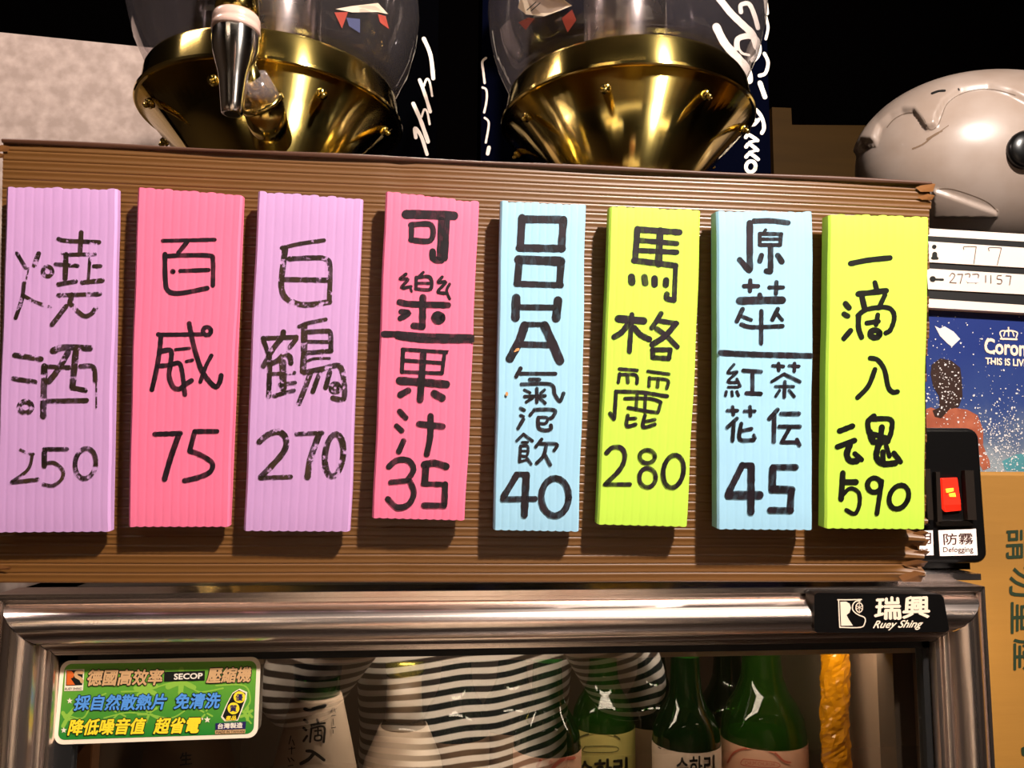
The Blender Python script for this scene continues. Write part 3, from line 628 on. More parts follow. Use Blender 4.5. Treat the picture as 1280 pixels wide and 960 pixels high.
  R=[(1015, 260, 4.8, [(28, [(232, 333), (340, 312), (468, 299)]), (26, [(378, 448), (388, 488)]), (30, [(278, 516), (445, 496)]), (30, [(302, 540), (315, 595)]), (26, [(438, 522), (402, 598)]), (25, [(275, 645), (330, 608), (440, 595), (485, 620), (493, 670), (470, 732), (443, 750)]), (28, [(280, 645), (280, 720), (298, 775)]), (26, [(330, 690), (398, 680)]), (24, [(395, 640), (385, 700)]), ell(378, 755, 28, 22, 32), (30, [(202, 574), (222, 598)]), (28, [(193, 636), (215, 648)]), (28, [(232, 735), (192, 782)])]),
     (1015, 430, 4.0, [(21, [(292, 70), (330, 80), (363, 130), (382, 215), (405, 240), (428, 238)]), (21, [(315, 127), (282, 210), (228, 268)]), (24, [(138, 435), (203, 410)]), (24, [(128, 514), (213, 482)]), (27, [(190, 502), (175, 550), (190, 583), (225, 585)]), (22, [(215, 548), (248, 578)]), (24, [(310, 360), (280, 390), (285, 440)]), (22, [(300, 375), (392, 377), (398, 430), (380, 488)]), (28, [(290, 440), (302, 480)]), (25, [(350, 415), (340, 500)]), (22, [(305, 450), (378, 470)]), (24, [(305, 490), (372, 490)]), (26, [(335, 500), (322, 560), (350, 598), (418, 595)]), (20, [(372, 510), (388, 560)]), (22, [(410, 545), (443, 588)]), (24, [(355, 540), (355, 590)]),
      (24, [(155, 645), (146, 775)]), (26, [(155, 690), (220, 690)]), (18, [(150, 760), (190, 722), (233, 742), (238, 800), (215, 848), (172, 830)]), ell(312, 705, 34, 36, 22, 10), (20, [(350, 685), (325, 848)]), ell(435, 765, 46, 62, 22, 25)])]),
]
for sidx, S in enumerate(STRIPS):
    rn = random.Random(50 + sidx)
    off = S['gap'] + S['th']
    spj = plane_pj(Bbase + Bn * off, Bn)
    a, b, c, d = [spj(*p) for p in S['q']]
    n = S['n']; V, Fc = [], []
    ncol = n * 8 + 1; nrow = 26
    wav = [rn.uniform(-.0006, .0006) for _ in range(n + 1)]
    for r in range(nrow):
        t = r / (nrow - 1)
        for k in range(ncol):
            u = k / (ncol - 1); ph = (u * n) % 1
            p = a.lerp(b, u).lerp(d.lerp(c, u), t)
            ridge = -.00011 * math.exp(-(min(ph, 1 - ph) / .11) ** 2)
            ed = -.0011 * max(0, 1 - u / .02) - .0011 * max(0, 1 - (1 - u) / .02)
            edge_in = 0.00035 * math.sin(t * 7 + sidx) + .0002 * math.sin(t * 19 + sidx * 2)
            p = p + Bn * (ridge + ed) + Xw * edge_in * (1 if u > .5 else .6)
            if r == 0: p = p + up * (wav[int(u * n)] * .8 + .0004 * math.sin(math.pi * ph)) - Bn * .0004
            if r == nrow - 1: p = p - up * (.0005 * math.sin(math.pi * ph)) - Bn * .0005
            V.append(p)
    for r in range(nrow - 1):
        for k in range(ncol - 1):
            q_ = r * ncol + k; Fc.append((q_, q_ + ncol, q_ + ncol + 1, q_ + 1))
    base = len(V); T = S['th']
    V += [v - Bn * T for v in V[:base]]
    for r in range(nrow - 1):
        for k in (0,):
            q_ = r * ncol; Fc.append((q_, base + q_, base + q_ + ncol, q_ + ncol))
            q_ = r * ncol + ncol - 1; Fc.append((q_, q_ + ncol, base + q_ + ncol, base + q_))
    for k in range(ncol - 1):
        Fc.append((k, k + 1, base + k + 1, base + k)); q_ = (nrow - 1) * ncol + k; Fc.append((q_, base + q_, base + q_ + 1, q_ + 1))
    Fc.append((base, base + ncol - 1, base + nrow * ncol - 1, base + (nrow - 1) * ncol))
    so = mk('price_strip', V, Fc, M[S['m']], label=S['label'], cat='price sign', group='price strips on the brown board', smooth=True)
    md = so.modifiers.new('split', 'EDGE_SPLIT'); md.split_angle = math.radians(28)
    strokes('lettering', S['R'], spj, M[S['ink']], so, off=.0002, wscale=S['ws'], step=.000006)
    cc = (a + b + c + d) / 4 - Bn * T
    for s_ in (.28, -.28):
        p0 = cc + (a - d) * s_
        corners = [p0 + Xw * x_ + up * z_ for x_, z_ in ((-.012, .012), (.012, .012), (.012, -.012), (-.012, -.012))]
        mk('mounting_pad', *prism(corners, -Bn * (S['gap'] + .0005)), M['pad'], so)
    if sidx == 4:
        strokes('stain', [(610, 240, 4.364, [(14, [(155, 862), (165, 858)]), (8, [(145, 870), (150, 868)])]), (610, 440, 4.171, [(14, [(98, 215), (98, 222)])])], spj, mat('orange_stain', (214, 150, 90), .6), so, off=.0006, split=True)

# ------------------------------------------------------------------ beer globe dispensers
DY = .175
def screw(c, ax, parent):
    mk('screw', *join(tube(c, c + ax * .004, .0042, .0042, 12), tube(c + ax * .004, c + ax * .008, .0026, .0018, 12)), M['brass'], parent, smooth=True)
def dispenser(px, py, half, label, screws):
    c = P(px, py, DY); depth = -(ROT.transposed() @ (c - CAM)).z
    R = half / F * depth * .985
    root = empty('beer_dispenser', (c.x, c.y, FT), label, 'drink dispenser', 'globe drink dispensers behind the board')
    H = c.z - FT
    k = R / .11
    cone = [(.034 * k, -.135 * k), (.104 * k, -.012 * k), (.1075 * k, -.004 * k)]
    def crisp(o):
        m_ = o.modifiers.new('split', 'EDGE_SPLIT'); m_.split_angle = math.radians(24); return o
    mk('cone', *lathe([(.040 * k, -.090 * k), (.0455 * k, -.076 * k), (.1080 * k, -.0045 * k)], c, 96), M['brass'], root, smooth=True)
    crisp(mk('rim', *lathe([(.1075 * k, -.0050 * k), (.1098 * k, -.0052 * k), (.1108 * k, -.0042 * k), (.1108 * k, -.0020 * k), (.1080 * k, -.0010 * k)], c, 96), M['brass'], root, smooth=True))
    crisp(mk('collar', *lathe([(.1078 * k, -.0012 * k), (.1050 * k, .0195 * k), (.1035 * k, .0225 * k), (.0990 * k, .0250 * k), (.097 * k, .022 * k)], c, 96), M['brass'], root, smooth=True))
    mk('stem', *lathe([(.040 * k, -H + .012), (.036 * k, -H + .03), (.032 * k, -.12 * k), (.040 * k, -.090 * k)], c, 40), M['brass'], root, smooth=True)
    mk('base', *lathe([(.085, -H), (.085, -H + .006), (.07, -H + .012), (.040 * k, -H + .013)], c, 48), M['brass'], root, smooth=True)
    gp = [(.098, .0255), (.106, .036), (.115, .055), (.121, .078), (.1235, .102), (.121, .130), (.113, .158), (.100, .182), (.082, .204), (.062, .22), (.05, .226)]
    gl = mk('globe', *lathe([(r * k, z * k) for r, z in gp], c, 64), M['globe'], root, smooth=True)
    mk('lid', *lathe([(.056 * k, .222 * k), (.058 * k, .232 * k), (.05 * k, .246 * k), (.012 * k, .252 * k), (.012 * k, .27 * k), (.0, .272 * k)], c, 40), M['brass'], root, smooth=True)
    mk('ice_tube', *lathe([(.037 * k, .012 * k), (.037 * k, .222 * k)], c, 48), M['steel_plain'], root, smooth=True)
    mk('globe_floor', *lathe([(.0, .012 * k), (.097 * k, .016 * k)], c, 48), M['steel_plain'], root, smooth=True)
    for a in screws:
        t = math.radians(a); d = Vector((math.sin(t), -math.cos(t), 0))
        screw(c + d * (.0985 * k) + Vector((0, 0, -.0160 * k)), (d * .75 + Vector((0, 0, -.6))).normalized(), root)
    return root, c, k, gl
d1, c1, k1, g1 = dispenser(343, 148, 160, 'left brass dispenser with a clear globe and a chrome tap in front', (-58, -14, 32, 76, 122, 166, -102, -148))
d2, c2, k2, g2 = dispenser(782, 154, 157, 'right brass dispenser with a clear globe and no tap in view', (-68, -23, 24, 68, 113, 158, -113, -158))
M['red_print'] = mat('red_print', (190, 78, 64), .5, alpha=.75); M['pblue'] = mat('blue_grey_print', (100, 106, 150), .5, alpha=.6)
def Z(ox, oy, s, L): return [(ox + x / s, oy + y / s) for x, y in L]
pg = bvh_pj([g2], .0006)
poly('printed_ribbon', Z(580, 0, 4, [(270, 40), (285, -30), (460, -30), (540, 28), (480, 52), (400, 82), (310, 72)]), pg, M['cream'], d2)
poly('printed_ribbon', Z(580, 0, 4, [(272, 112), (320, 88), (352, 92), (308, 150)]), pg, M['red_print'], d2)
poly('printed_ribbon', Z(580, 0, 4, [(488, 92), (540, 48), (562, 100), (518, 162)]), pg, M['red_print'], d2)
strokes('printed_ribbon', [(580, 0, 4, [(5, [(315, 50), (360, 10)]), (5, [(335, 55), (380, 15)])])], pg, M['k_print'], d2, off=.0004)
pg = bvh_pj([g1], .0006)
poly('printed_ribbon', Z(300, 0, 4, [(472, 62), (540, 60), (510, 142)]), pg, M['red_print'], d1)
poly('printed_ribbon', Z(300, 0, 4, [(532, 88), (600, 95), (600, 165), (545, 130)]), pg, M['pblue'], d1)
poly('printed_ribbon', Z(300, 0, 4, [(690, 70), (728, 80), (745, 145), (700, 112)]), pg, M['red_print'], d1)
poly('printed_ribbon', Z(300, 0, 4, [(478, 45), (560, 30), (690, 15), (740, 70), (690, 60), (560, 62)]), pg, M['cream'], d1)
pg = bvh_pj([o for o in d1.children if o.name.startswith('ice_tube')], .0006)
text('scale_marking', 'OZ', [(319, 18), (331, 18), (331, 28), (319, 28)], pg, M['k_print'], d1)
text('scale_marking', 'UL', [(316, 0), (326, -2), (326, 4), (316, 5)], pg, M['k_print'], d1)
# tap of the left dispenser
tY = .012
def tr_(px, py, Y): return P(px, py, Y)
tp = P(290, 143, tY); s_ = (P(300, 60, tY) - P(290, 60, tY)).length / 10
zz = lambda y: P(290, y, tY).z
c0 = Vector((tp.x, tp.y, 0))
pf = lambda L: lathe([(h * s_, zz(y)) for y, h in L], c0, 40)
tap_axis_x = tp.x
mk('tap_nozzle', *pf([(143, 11), (142, 13), (132, 14.5), (120, 16), (100, 18.5), (93, 20), (80, 24), (68, 27.5), (55, 29), (44, 29), (37, 28)]), M['chrome'], d1, smooth=True)
mk('tap_mouth', *pf([(143.6, .1), (143.4, 9.5), (143.2, 9.8)]), M['black'], d1)
M['pearl'] = mat('pearly_plastic_band', (206, 172, 158), .25, coat=.4)
mk('tap_band', *pf([(42, 28.5), (40, 30.5), (34, 30), (33, 29.2), (31, 30), (24, 29.6), (21, 28)]), M['pearl'], d1, smooth=True)
mk('tap_handle', *pf([(22, 27), (10, 27.5), (-15, 25), (-40, 20), (-90, 15), (-140, 18), (-170, 13), (-178, .2)]), M['brass'], d1, smooth=True)
A_ = P(340, 172, .085); B_ = P(329, 132, .034); C_ = P(304, 84, .014)
mk('tap_pipe', *tube(A_, B_, .0150, .0142, 32), M['brass'], d1, smooth=True)
mk('tap_joint', *tube(B_, B_.lerp(C_, .12), .0156, .0156, 32), M['brass'], d1, smooth=True)
mk('tap_joint', *tube(B_.lerp(C_, .10), B_.lerp(C_, .7), .0140, .0125, 32), glassy('clear_tap_sleeve', (.95, .86, .74), .12, .1, .7, .10), d1, smooth=True)
mk('tap_shank', *tube(B_.lerp(C_, .05), C_, .0085, .0085, 24), M['brass'], d1, smooth=True)

# ------------------------------------------------------------------ cartons behind the dispensers
def navy_carton(xa, xb, Y, m, label, dz=.75):
    x0, x1 = P(xa, 190, Y).x, P(xb, 190, Y).x
    return mk('tall_carton', *box(x0, x1, Y, Y + .09, FT, FT + dz), m, label=label, cat='carton', group='dark cartons behind the dispensers')
k1_ = navy_carton(432, 545, .335, M['blackcard'], 'black carton with white script, standing behind the left globe')
k2_ = navy_carton(601, 963, .345, M['navy'], 'wide navy carton with white upright script, behind the right globe')
strokes('script_print', [(510, 0, 4.8, [(24, [(95, 232), (135, 330), (152, 470)]), (21, [(70, 480), (100, 560), (133, 670)]), (13, [(95, 515), (112, 475), (130, 492), (145, 575)]), (24, [(32, 622), (75, 720), (120, 850)]), (13, [(82, 700), (97, 658), (115, 672), (130, 745)]), (21, [(47, 825), (42, 768), (80, 820), (114, 925)])])], PJ(.335), M['script'], k1_)
strokes('script_print', [(510, 0, 4.8, [(14, [(468, 348), (446, 372), (452, 430), (460, 498)]), (13, [(447, 525), (470, 540), (472, 600), (457, 675)]), (13, [(460, 707), (485, 740), (467, 855)]), (22, [(486, 885), (478, 922)])]),
    (900, 0, 4.36, [(22, [(245, -30), (256, 72)]), (15, [(250, 92), (262, 150), (250, 212)]), (19, [(242, 292), (262, 340), (248, 398), (215, 412)]), (26, [(218, 452), (245, 528)]),
      (20, [(165, 600), (195, 598), (228, 640), (240, 695), (228, 725)]), (18, [(165, 682), (190, 676), (212, 650)]), (18, [(165, 600), (170, 640), (192, 652)]),
      (20, [(140, 748), (158, 735), (205, 765)]), (14, [(160, 775), (205, 765)]), (20, [(142, 800), (160, 785), (205, 818)]), (14, [(160, 830), (205, 818)]), (20, [(142, 855), (165, 838), (208, 868)]), ell(168, 908, 26, 30, 20, 15)]),
    (840, 0, 4, [(34, [(235, -10), (290, 60), (340, 110), (400, 170), (425, 235)]), (22, [(345, 60), (345, 25), (385, 20), (412, 75), (430, 140)]), (40, [(222, 135), (260, 210), (310, 270), (370, 340), (385, 400)]), (28, [(325, 240), (330, 195), (385, 180), (425, 205), (432, 265), (405, 300)]), (12, [(330, 235), (350, 265), (385, 275)])])], PJ(.345), M['script'], k2_, split=True)  # last, larger strokes: the globe's refracted view of the script, drawn in as print
# grey sheet, wood partition
zt = P(80, 44, .55).z
g_tl, g_tr = P(-160, 24, .55), P(252, 66, .55)
mk('metal_sheet', *prism([g_tl, g_tr, Vector((g_tr.x, .55, 0)), Vector((g_tl.x, .55, 0))], Vector((0, .012, 0))), M['galv'], label='mottled pale grey metal sheet standing behind the fridge on the left', cat='panel')
pp = [P(965, 134, .85), P(989, 135, .85), P(990, 156, .85), P(1120, 157, .85)]
pp += [Vector((pp[-1].x, .85, 0)), Vector((pp[0].x, .85, 0))]
mk('wooden_partition', *prism(pp, Vector((0, .03, 0))), M['wood'], label='dark brown wooden partition behind the fridge, left of the helmet', cat='panel')

# ------------------------------------------------------------------ right side: cabinet with board, poster, helmet, carton
CY = .303
ctop = P(1200, 288, CY).z
cx0 = max(P(1120, 300, CY).x, xr + .03); cx1 = cx0 + .5
mk('side_cabinet', *box(cx0, cx1, CY, CY + .4, 0, ctop - .004), M['blackcard'], label='dark cabinet right of the fridge, carrying number board, poster and helmet', cat='cabinet')
nb = mk('number_board', *prism([P(x, y, CY - .012) for x, y in [(1120, 283), (1420, 301), (1420, 399), (1120, 382)]], Vector((0, .0118, 0))), M['white'], label='white framed number board with handwritten 77 below the helmet', cat='sign')
pj = PJ(CY - .012)
poly('black_field', [(1128, 293), (1400, 309), (1400, 389), (1128, 371)], pj, M['gasket'], nb, .0003)
for nm, q_ in (('number_row', [(1134, 300), (1390, 317), (1390, 341), (1134, 326)]), ('number_row', [(1134, 334), (1390, 350), (1390, 374), (1134, 360)])):
    mk(nm, *prism([P(x, y, CY - .0140) for x, y in q_], Vector((0, .0018, 0))), M['white'], nb)
pj = PJ(CY - .0140)
strokes('pictogram', [(1130, 270, 5.333, [ell(202, 205, 7, 7, 15), (34, [(205, 255), (205, 272)]), (18, [(190, 280), (222, 282)]), ell(192, 420, 10, 10, 20), (14, [(200, 422), (260, 424)])])], pj, M['k_print'], nb)
strokes('handwriting', [(1130, 270, 5.333, [(5, [(400, 222), (402, 204), (482, 204)]), (5, [(482, 204), (466, 318)]), (5, [(568, 232), (570, 210), (650, 212)]), (5, [(650, 212), (622, 326)]),
    (6, [(305, 400), (320, 382), (338, 390), (332, 412), (305, 442)]), (6, [(305, 442), (348, 446)]), (6, [(358, 388), (392, 388)]), (6, [(392, 388), (375, 448)]), (6, [(408, 388), (440, 388), (425, 445)]), (6, [(458, 388), (498, 392), (480, 448)]),
    (6, [(545, 396), (545, 442)]), (6, [(580, 396), (580, 446)]), (6, [(650, 396), (625, 396)]), (6, [(625, 398), (622, 418), (650, 425), (648, 450), (622, 450)]), (6, [(680, 398), (714, 400)]), (6, [(714, 400), (704, 458)])])], pj, M['pencil'], nb)
M['bright'] = mat('correction_fluid', (255, 250, 245), .2)
strokes('correction_blob', [(1130, 270, 5.333, [(30, [(432, 428), (488, 430)])])], pj, M['bright'], nb, off=.0009)

PY_ = CY - .0012
def poster_mat():
    m = mat('poster_print', (40, 62, 140), .35); nt = m.node_tree; b = nt.nodes['Principled BSDF']
    tc = nt.nodes.new('ShaderNodeTexCoord'); sx = nt.nodes.new('ShaderNodeSeparateXYZ'); n = nt.nodes.new('ShaderNodeTexNoise'); n.inputs['Scale'].default_value = 22; n.inputs['Detail'].default_value = 8
    nt.links.new(tc.outputs['Generated'], sx.inputs[0]); nt.links.new(tc.outputs['Object'], n.inputs[0])
    ad = nt.nodes.new('ShaderNodeMath'); ad.operation = 'MULTIPLY_ADD'; ad.inputs[1].default_value = .45; nt.links.new(n.outputs[0], ad.inputs[0]); nt.links.new(sx.outputs[2], ad.inputs[2])
    cr = nt.nodes.new('ShaderNodeValToRGB'); e = cr.color_ramp.elements
    e[0].position = .22; e[0].color = lin((150, 158, 160)); e[1].position = 1; e[1].color = lin((34, 50, 112))
    x = e.new(.45); x.color = lin((84, 98, 124)); x = e.new(.68); x.color = lin((46, 64, 118))
    nt.links.new(ad.outputs[0], cr.inputs[0]); nt.links.new(cr.outputs[0], b.inputs['Base Color'])
    return m
M['poster'] = poster_mat()
po = mk('beach_poster', *prism([P(x, y, PY_) for x, y in [(1140, 384), (1420, 399), (1420, 602), (1140, 594)]], Vector((0, .0009, 0))), M['poster'], label='blue surf poster showing the back of a bather, right of the board', cat='poster')
pj = PJ(PY_)
M['hair'] = mat('printed_hair', (46, 24, 16), .5, noise=.6, nscale=90); M['skin'] = mat('printed_skin', (166, 92, 66), .5, noise=.9, nscale=50, dark=(.6, .45, .4)); M['teal'] = mat('printed_teal', (74, 138, 146), .5, noise=.6, nscale=60, dark=.7)
M['foam'] = mat('printed_foam', (210, 205, 205), .5)
Q = lambda L: Z(1130, 430, 5.053, L)
poly('printed_figure', Q([(60, 440), (170, 400), (220, 420), (300, 400), (400, 415), (465, 450), (500, 540), (500, 640), (540, 740), (545, 780), (500, 800), (440, 700), (60, 700)]), pj, M['skin'], po, .0003)
poly('printed_figure', Q([(175, 130), (230, 90), (300, 105), (355, 150), (365, 230), (370, 330), (345, 400), (290, 410), (235, 470), (195, 460), (180, 420), (225, 400), (222, 330), (185, 270), (168, 190)]), pj, M['hair'], po, .0005)
poly('printed_water', Q([(620, 740), (700, 700), (760, 690), (1100, 700), (1100, 815), (640, 800)]), pj, M['teal'], po, .0003)
rn = random.Random(5); V, Fc = [], []
def dot(x, y, r, V, Fc, off):
    b = len(V)
    for k in range(6):
        a = k * math.pi / 3 + rn.random(); V.append(lift(pj, off)(x + r * math.cos(a) * rn.uniform(.6, 1.2), y + r * math.sin(a) * rn.uniform(.6, 1.2)))
    Fc.append(tuple(range(b, b + 6)))
for i in range(900):
    if i < 520:
        x = rn.gauss(1252, 18); y = rn.gauss(560, 34)
    elif i < 640: x = rn.gauss(1182, 12); y = rn.gauss(485, 26)
    else: x = rn.uniform(1158, 1300); y = rn.uniform(395, 590)
    if x < 1150 or x > 1380 or y > 590 or y < 395: continue
    dot(x, y, rn.choice([.5, .7, .9, 1.3]) * rn.uniform(.5, 1.3), V, Fc, .0006 + i * 2e-7)
mk('printed_spray', V, Fc, M['foam'], po, kind='stuff')
poly('printed_splash', Z(1130, 270, 5.333, [(205, 732), (240, 750), (270, 735), (330, 770), (375, 820), (320, 872), (290, 850), (240, 800)]), pj, M['foam'], po, .0007)
text('lettering', 'Corona', [(1231, 423), (1291, 427), (1291, 446), (1231, 441)], pj, M['cream'], po, off=.0009, bold=.03)
strokes('lettering', [(1130, 270, 5.333, [(14, [(560, 820), (545, 850), (550, 895), (585, 912), (605, 900)])])], pj, M['cream'], po, off=.0011)
text('lettering', 'THIS IS LIVING', [(1232, 447), (1297, 450), (1297, 459), (1232, 455)], pj, M['cream'], po, off=.0009, bold=.03)
strokes('crown_emblem', [(1130, 270, 5.333, [(12, [(645, 818), (752, 822)]), (9, [(650, 808), (640, 780), (655, 765), (690, 768), (720, 765), (755, 778), (748, 810)]), (8, [(665, 800), (675, 770), (697, 760)]), (8, [(733, 800), (722, 770), (697, 760)]), (8, [(697, 745), (697, 800)]), ell(697, 745, 3, 3, 6)])], pj, M['cream'], po, off=.0009)

# brown carton on the right
KY = .12
kx0 = xr + .012; kx1 = kx0 + .36; kz = P(1250, 590, KY).z
ct = mk('brown_carton', *box(kx0, kx1, KY, KY + .15, 0, kz), M['carton'], label='large brown cardboard carton with dark green printing, right of the fridge', cat='carton')
bevel(ct, .003)
pj = PJ(KY)
# upright stamp 請勿重壓 turned on its side (each glyph's top points left)
for ch, x_, y_ in (('請', 1258, 662), ('勿', 1262, 708), ('重', 1264, 753), ('壓', 1267, 799), ('小', 1277, 924)):
    text('stamped_character', ch, [(x_ + 38, y_ - 2), (x_ + 38, y_ + 37), (x_, y_ + 39), (x_, y_)], pj, M['green_ink'], ct, off=.0005, bold=.012)

# helmet
hY = CY + .16
hc = P(1236, 214, hY)
dep = -(ROT.transposed() @ (hc - CAM)).z; s1 = dep / F
HA, HB, HC = 164 * s1, .125, 112 * s1
hcut = ctop + .002
ridge_px = [(1060, 190), (1080, 178), (1097, 177), (1104, 160), (1118, 148), (1132, 141), (1146, 141), (1153, 150), (1160, 162), (1170, 158), (1175, 142), (1184, 128), (1202, 115), (1235, 111), (1262, 118), (1290, 132), (1420, 200)]
def ridge_y(x):
    for (xa, ya), (xb, yb) in zip(ridge_px, ridge_px[1:]):
        if xa <= x <= xb: return ya + (yb - ya) * (x - xa) / (xb - xa)
    return 400
def to_px(p):
    q_ = ROT.transposed() @ (p - CAM); return 640 + F * q_.x / -q_.z, 480 - F * q_.y / -q_.z
V, Fc = [], []
NU, NV = 360, 180
zc_cut = (hcut - hc.z) / HC
for j in range(NV + 1):
    ph = math.pi / 2 - (math.pi / 2 - math.asin(max(-1, zc_cut))) * j / NV
    for i in range(NU):
        a = 2 * math.pi * i / NU
        d = Vector((math.cos(ph) * math.cos(a), math.cos(ph) * math.sin(a), math.sin(ph)))
        sg = 1 + .05 * max(0, -d.x) * max(0, d.z)
        side = Vector((d.x * HA, -abs(d.y) * HB, d.z * HC)) + hc
        x_, y_ = to_px(side)
        h = ridge_y(x_) - y_
        t_ = min(1, max(0, h / 7 + .5)); rs = .0065 * t_ * t_ * (3 - 2 * t_)
        if 1168 < x_ < 1247:                                   # low side fin
            yt = 235 + (x_ - 1168) * .36; yb = 272
            if yt < y_ < yb: rs += .005 * min(1, (y_ - yt) / 3) * min(1, (yb - y_) / 2)
        if x_ < 1104 and h > -6: rs += .004 * max(0, min(1, (1104 - x_) / 20))
        p = Vector((d.x * (HA * sg + rs), d.y * (HB + rs), d.z * (HC * sg + rs))) + hc
        if j > NV * .86: p += Vector((d.x, d.y, 0)) * (-.010 * (j / NV - .86) / .14)
        V.append(p)
for j in range(NV):
    for i in range(NU):
        l = (i + 1) % NU; Fc.append((j * NU + i, (j + 1) * NU + i, (j + 1) * NU + l, j * NU + l))
hel = empty('motorcycle_helmet', (hc.x, hc.y, ctop), 'scuffed off-white motorcycle helmet resting on the cabinet top', 'helmet')
mk('shell', V, Fc, M['helmet'], hel, smooth=True)
mk('lining', *lathe([(.0, .02), (.08, .02), (.1, .004), (.102, .0)], (hc.x, hc.y, hcut - .002), 40), M['gasket'], hel, smooth=True)
pv = bvh_pj([o for o in hel.children if o.name.startswith('shell')], 0)
pc = pv(1283, 187)
nrm = ((pc - hc)); nrm = Vector((nrm.x * .5, nrm.y * 1.3, nrm.z * .6)).normalized()
mk('visor_pivot', *lathe([(.024, -.004), (.0235, .003), (.020, .007), (.010, .009), (0, .0095)], pc, 40, axis=nrm), M['black'], hel, smooth=True)
strokes('scuff', [(1040, 80, 4.3625, [(9, [(440, 462), (500, 435), (560, 385), (600, 365)]), (12, [(520, 410), (580, 375)]), (5, [(550, 395), (635, 335)])])], pv, mat('brown_scuff', (120, 92, 66), .6, alpha=.7), hel, off=.0005)
strokes('vent_slot', [(1040, 80, 4.3625, [(12, [(545, 160), (580, 148), (615, 145)]), (8, [(690, 135), (693, 142)])])], pv, M['gasket'], hel, off=.0005)
strokes('seam', [(1040, 80, 4.3625, [(5, [(300, 345), (340, 300), (400, 270), (460, 268), (500, 300), (520, 345), (548, 358), (580, 330), (600, 280), (630, 215), (700, 165), (800, 138), (900, 142), (1000, 170)]), (4, [(575, 682), (650, 682), (760, 715), (850, 755), (905, 805)])])], pv, mat('dark_seam', (110, 92, 78), .6), hel, off=.0003, split=True)  # darker lines along the raised band and the side fin

# ------------------------------------------------------------------ bottles
def bottle_glass(n_, tint, body, mixf):
    m = glassy(n_, tint, .07, .03, .8); nt = m.node_tree; o = [x for x in nt.nodes if x.type == 'OUTPUT_MATERIAL'][0]; l0 = o.inputs[0].links[0].from_socket
    d = nt.nodes.new('ShaderNodeBsdfDiffuse'); d.inputs[0].default_value = lin(body); t = nt.nodes.new('ShaderNodeBsdfTranslucent'); t.inputs[0].default_value = lin(body)
    a = nt.nodes.new('ShaderNodeMixShader'); b = nt.nodes.new('ShaderNodeMixShader'); b.inputs[0].default_value = mixf
    nt.links.new(d.outputs[0], a.inputs[1]); nt.links.new(t.outputs[0], a.inputs[2]); nt.links.new(l0, b.inputs[1]); nt.links.new(a.outputs[0], b.inputs[2]); nt.links.new(b.outputs[0], o.inputs[0])
    return m
M['gglass'] = bottle_glass('green_bottle_glass', (.30, .62, .20), (58, 112, 30), .24)
M['gdark'] = bottle_glass('dark_green_glass', (.16, .40, .12), (20, 62, 20), .22)
M['clear'] = bottle_glass('smoky_clear_glass', (.6, .52, .42), (120, 104, 84), .3)
M['paper'] = mat('white_label_paper', (214, 190, 168), .6, noise=.3, nscale=20, dark=.85)
M['paper_y'] = mat('yellow_green_label', (196, 182, 104), .6, noise=.3, nscale=25, dark=.8)
M['paper_p'] = mat('peach_label', (226, 176, 146), .6, noise=.3, nscale=25, dark=.85)
M['paper_t'] = mat('tan_wrap_paper', (150, 118, 88), .7, noise=.4, nscale=20)
M['capgrey'] = mat('brown_grey_cap_wrap', (128, 106, 84), .4)
M['capgreen'] = mat('green_metal_cap', (50, 130, 40), .3, .6)
M['capgold'] = mat('gold_green_cap', (190, 180, 80), .25, .8)
SOJU = [(0, .002), (.029, 0), (.0325, .006), (.0325, .114), (.0312, .124), (.0265, .135), (.0200, .145), (.0160, .156), (.0145, .172), (.0135, .200), (.0142, .203), (.0135, .206)]
def bottle(px, Y, topy, name, label, mglass, mlabel, cap, R=.0325, lab_top=None, text_fn=None, prof=None, neckwrap=None):
    """topy: pixel row of the top of the bottle's label"""
    c = P(px, 880, Y); zl = P(px, topy, Y).z
    k = R / .0325
    base = SH
    lab0 = .10 * k
    shift = zl - base - .110 * k                       # stretch the cylinder so the label top falls right
    pr = []
    for r, z in (prof or SOJU):
        pr.append((r * k, z * k + (shift if z > .05 else 0)))
    root = empty(name, (c.x, c.y, base), label, 'bottle', 'bottles in the fridge')
    cc = (c.x, c.y, base)
    gb = mk('glass_body', *lathe(pr, cc, 40), mglass, root, smooth=True)
    lb = mk('paper_label', *lathe([(R * 1.02, (zl - base) - .085), (R * 1.02, zl - base)], cc, 40), mlabel, root, smooth=True)
    lb.data.polygons  # open band
    zt_ = pr[-1][1]
    mk('cap', *lathe([(.0150 * k, zt_ - .012), (.0152 * k, zt_ + .004), (.013 * k, zt_ + .006), (0, zt_ + .0062)], cc, 24), cap, root, smooth=True)
    return root, lb
def redo_band(lb):
    bm = bmesh.new(); bm.from_mesh(lb.data)
    for f in [f for f in bm.faces if len(f.verts) > 4]: bm.faces.remove(f)
    bm.to_mesh(lb.data); bm.free()
# soju bottles
b3, l3 = bottle(684, .105, 932, 'soju_bottle', 'green soju bottle with a pale pink label, left of the yellow-labelled one', M['gdark'], M['paper_p'], M['capgreen'], R=.0255)
b4, l4 = bottle(754, .175, 905, 'soju_bottle', 'green soju bottle with a yellow-green label, behind its pink-labelled neighbour', M['gglass'], M['paper_y'], M['capgreen'], R=.0265)
b5, l5 = bottle(857, .12, 926, 'soju_bottle', 'dark green soju bottle with a white label, middle right of the shelf', M['gdark'], M['paper'], M['capgreen'], R=.0265)
b6, l6 = bottle(953, .135, 920, 'soju_bottle', 'green soju bottle with a peach label, nearest the amber tube', M['gglass'], M['paper_p'], M['capgreen'], R=.034)
for l_ in (l3, l4, l5, l6): redo_band(l_)
M['red_dull'] = mat('dull_red_print', (196, 96, 74), .6); M['olive'] = mat('olive_print', (84, 84, 40), .6)
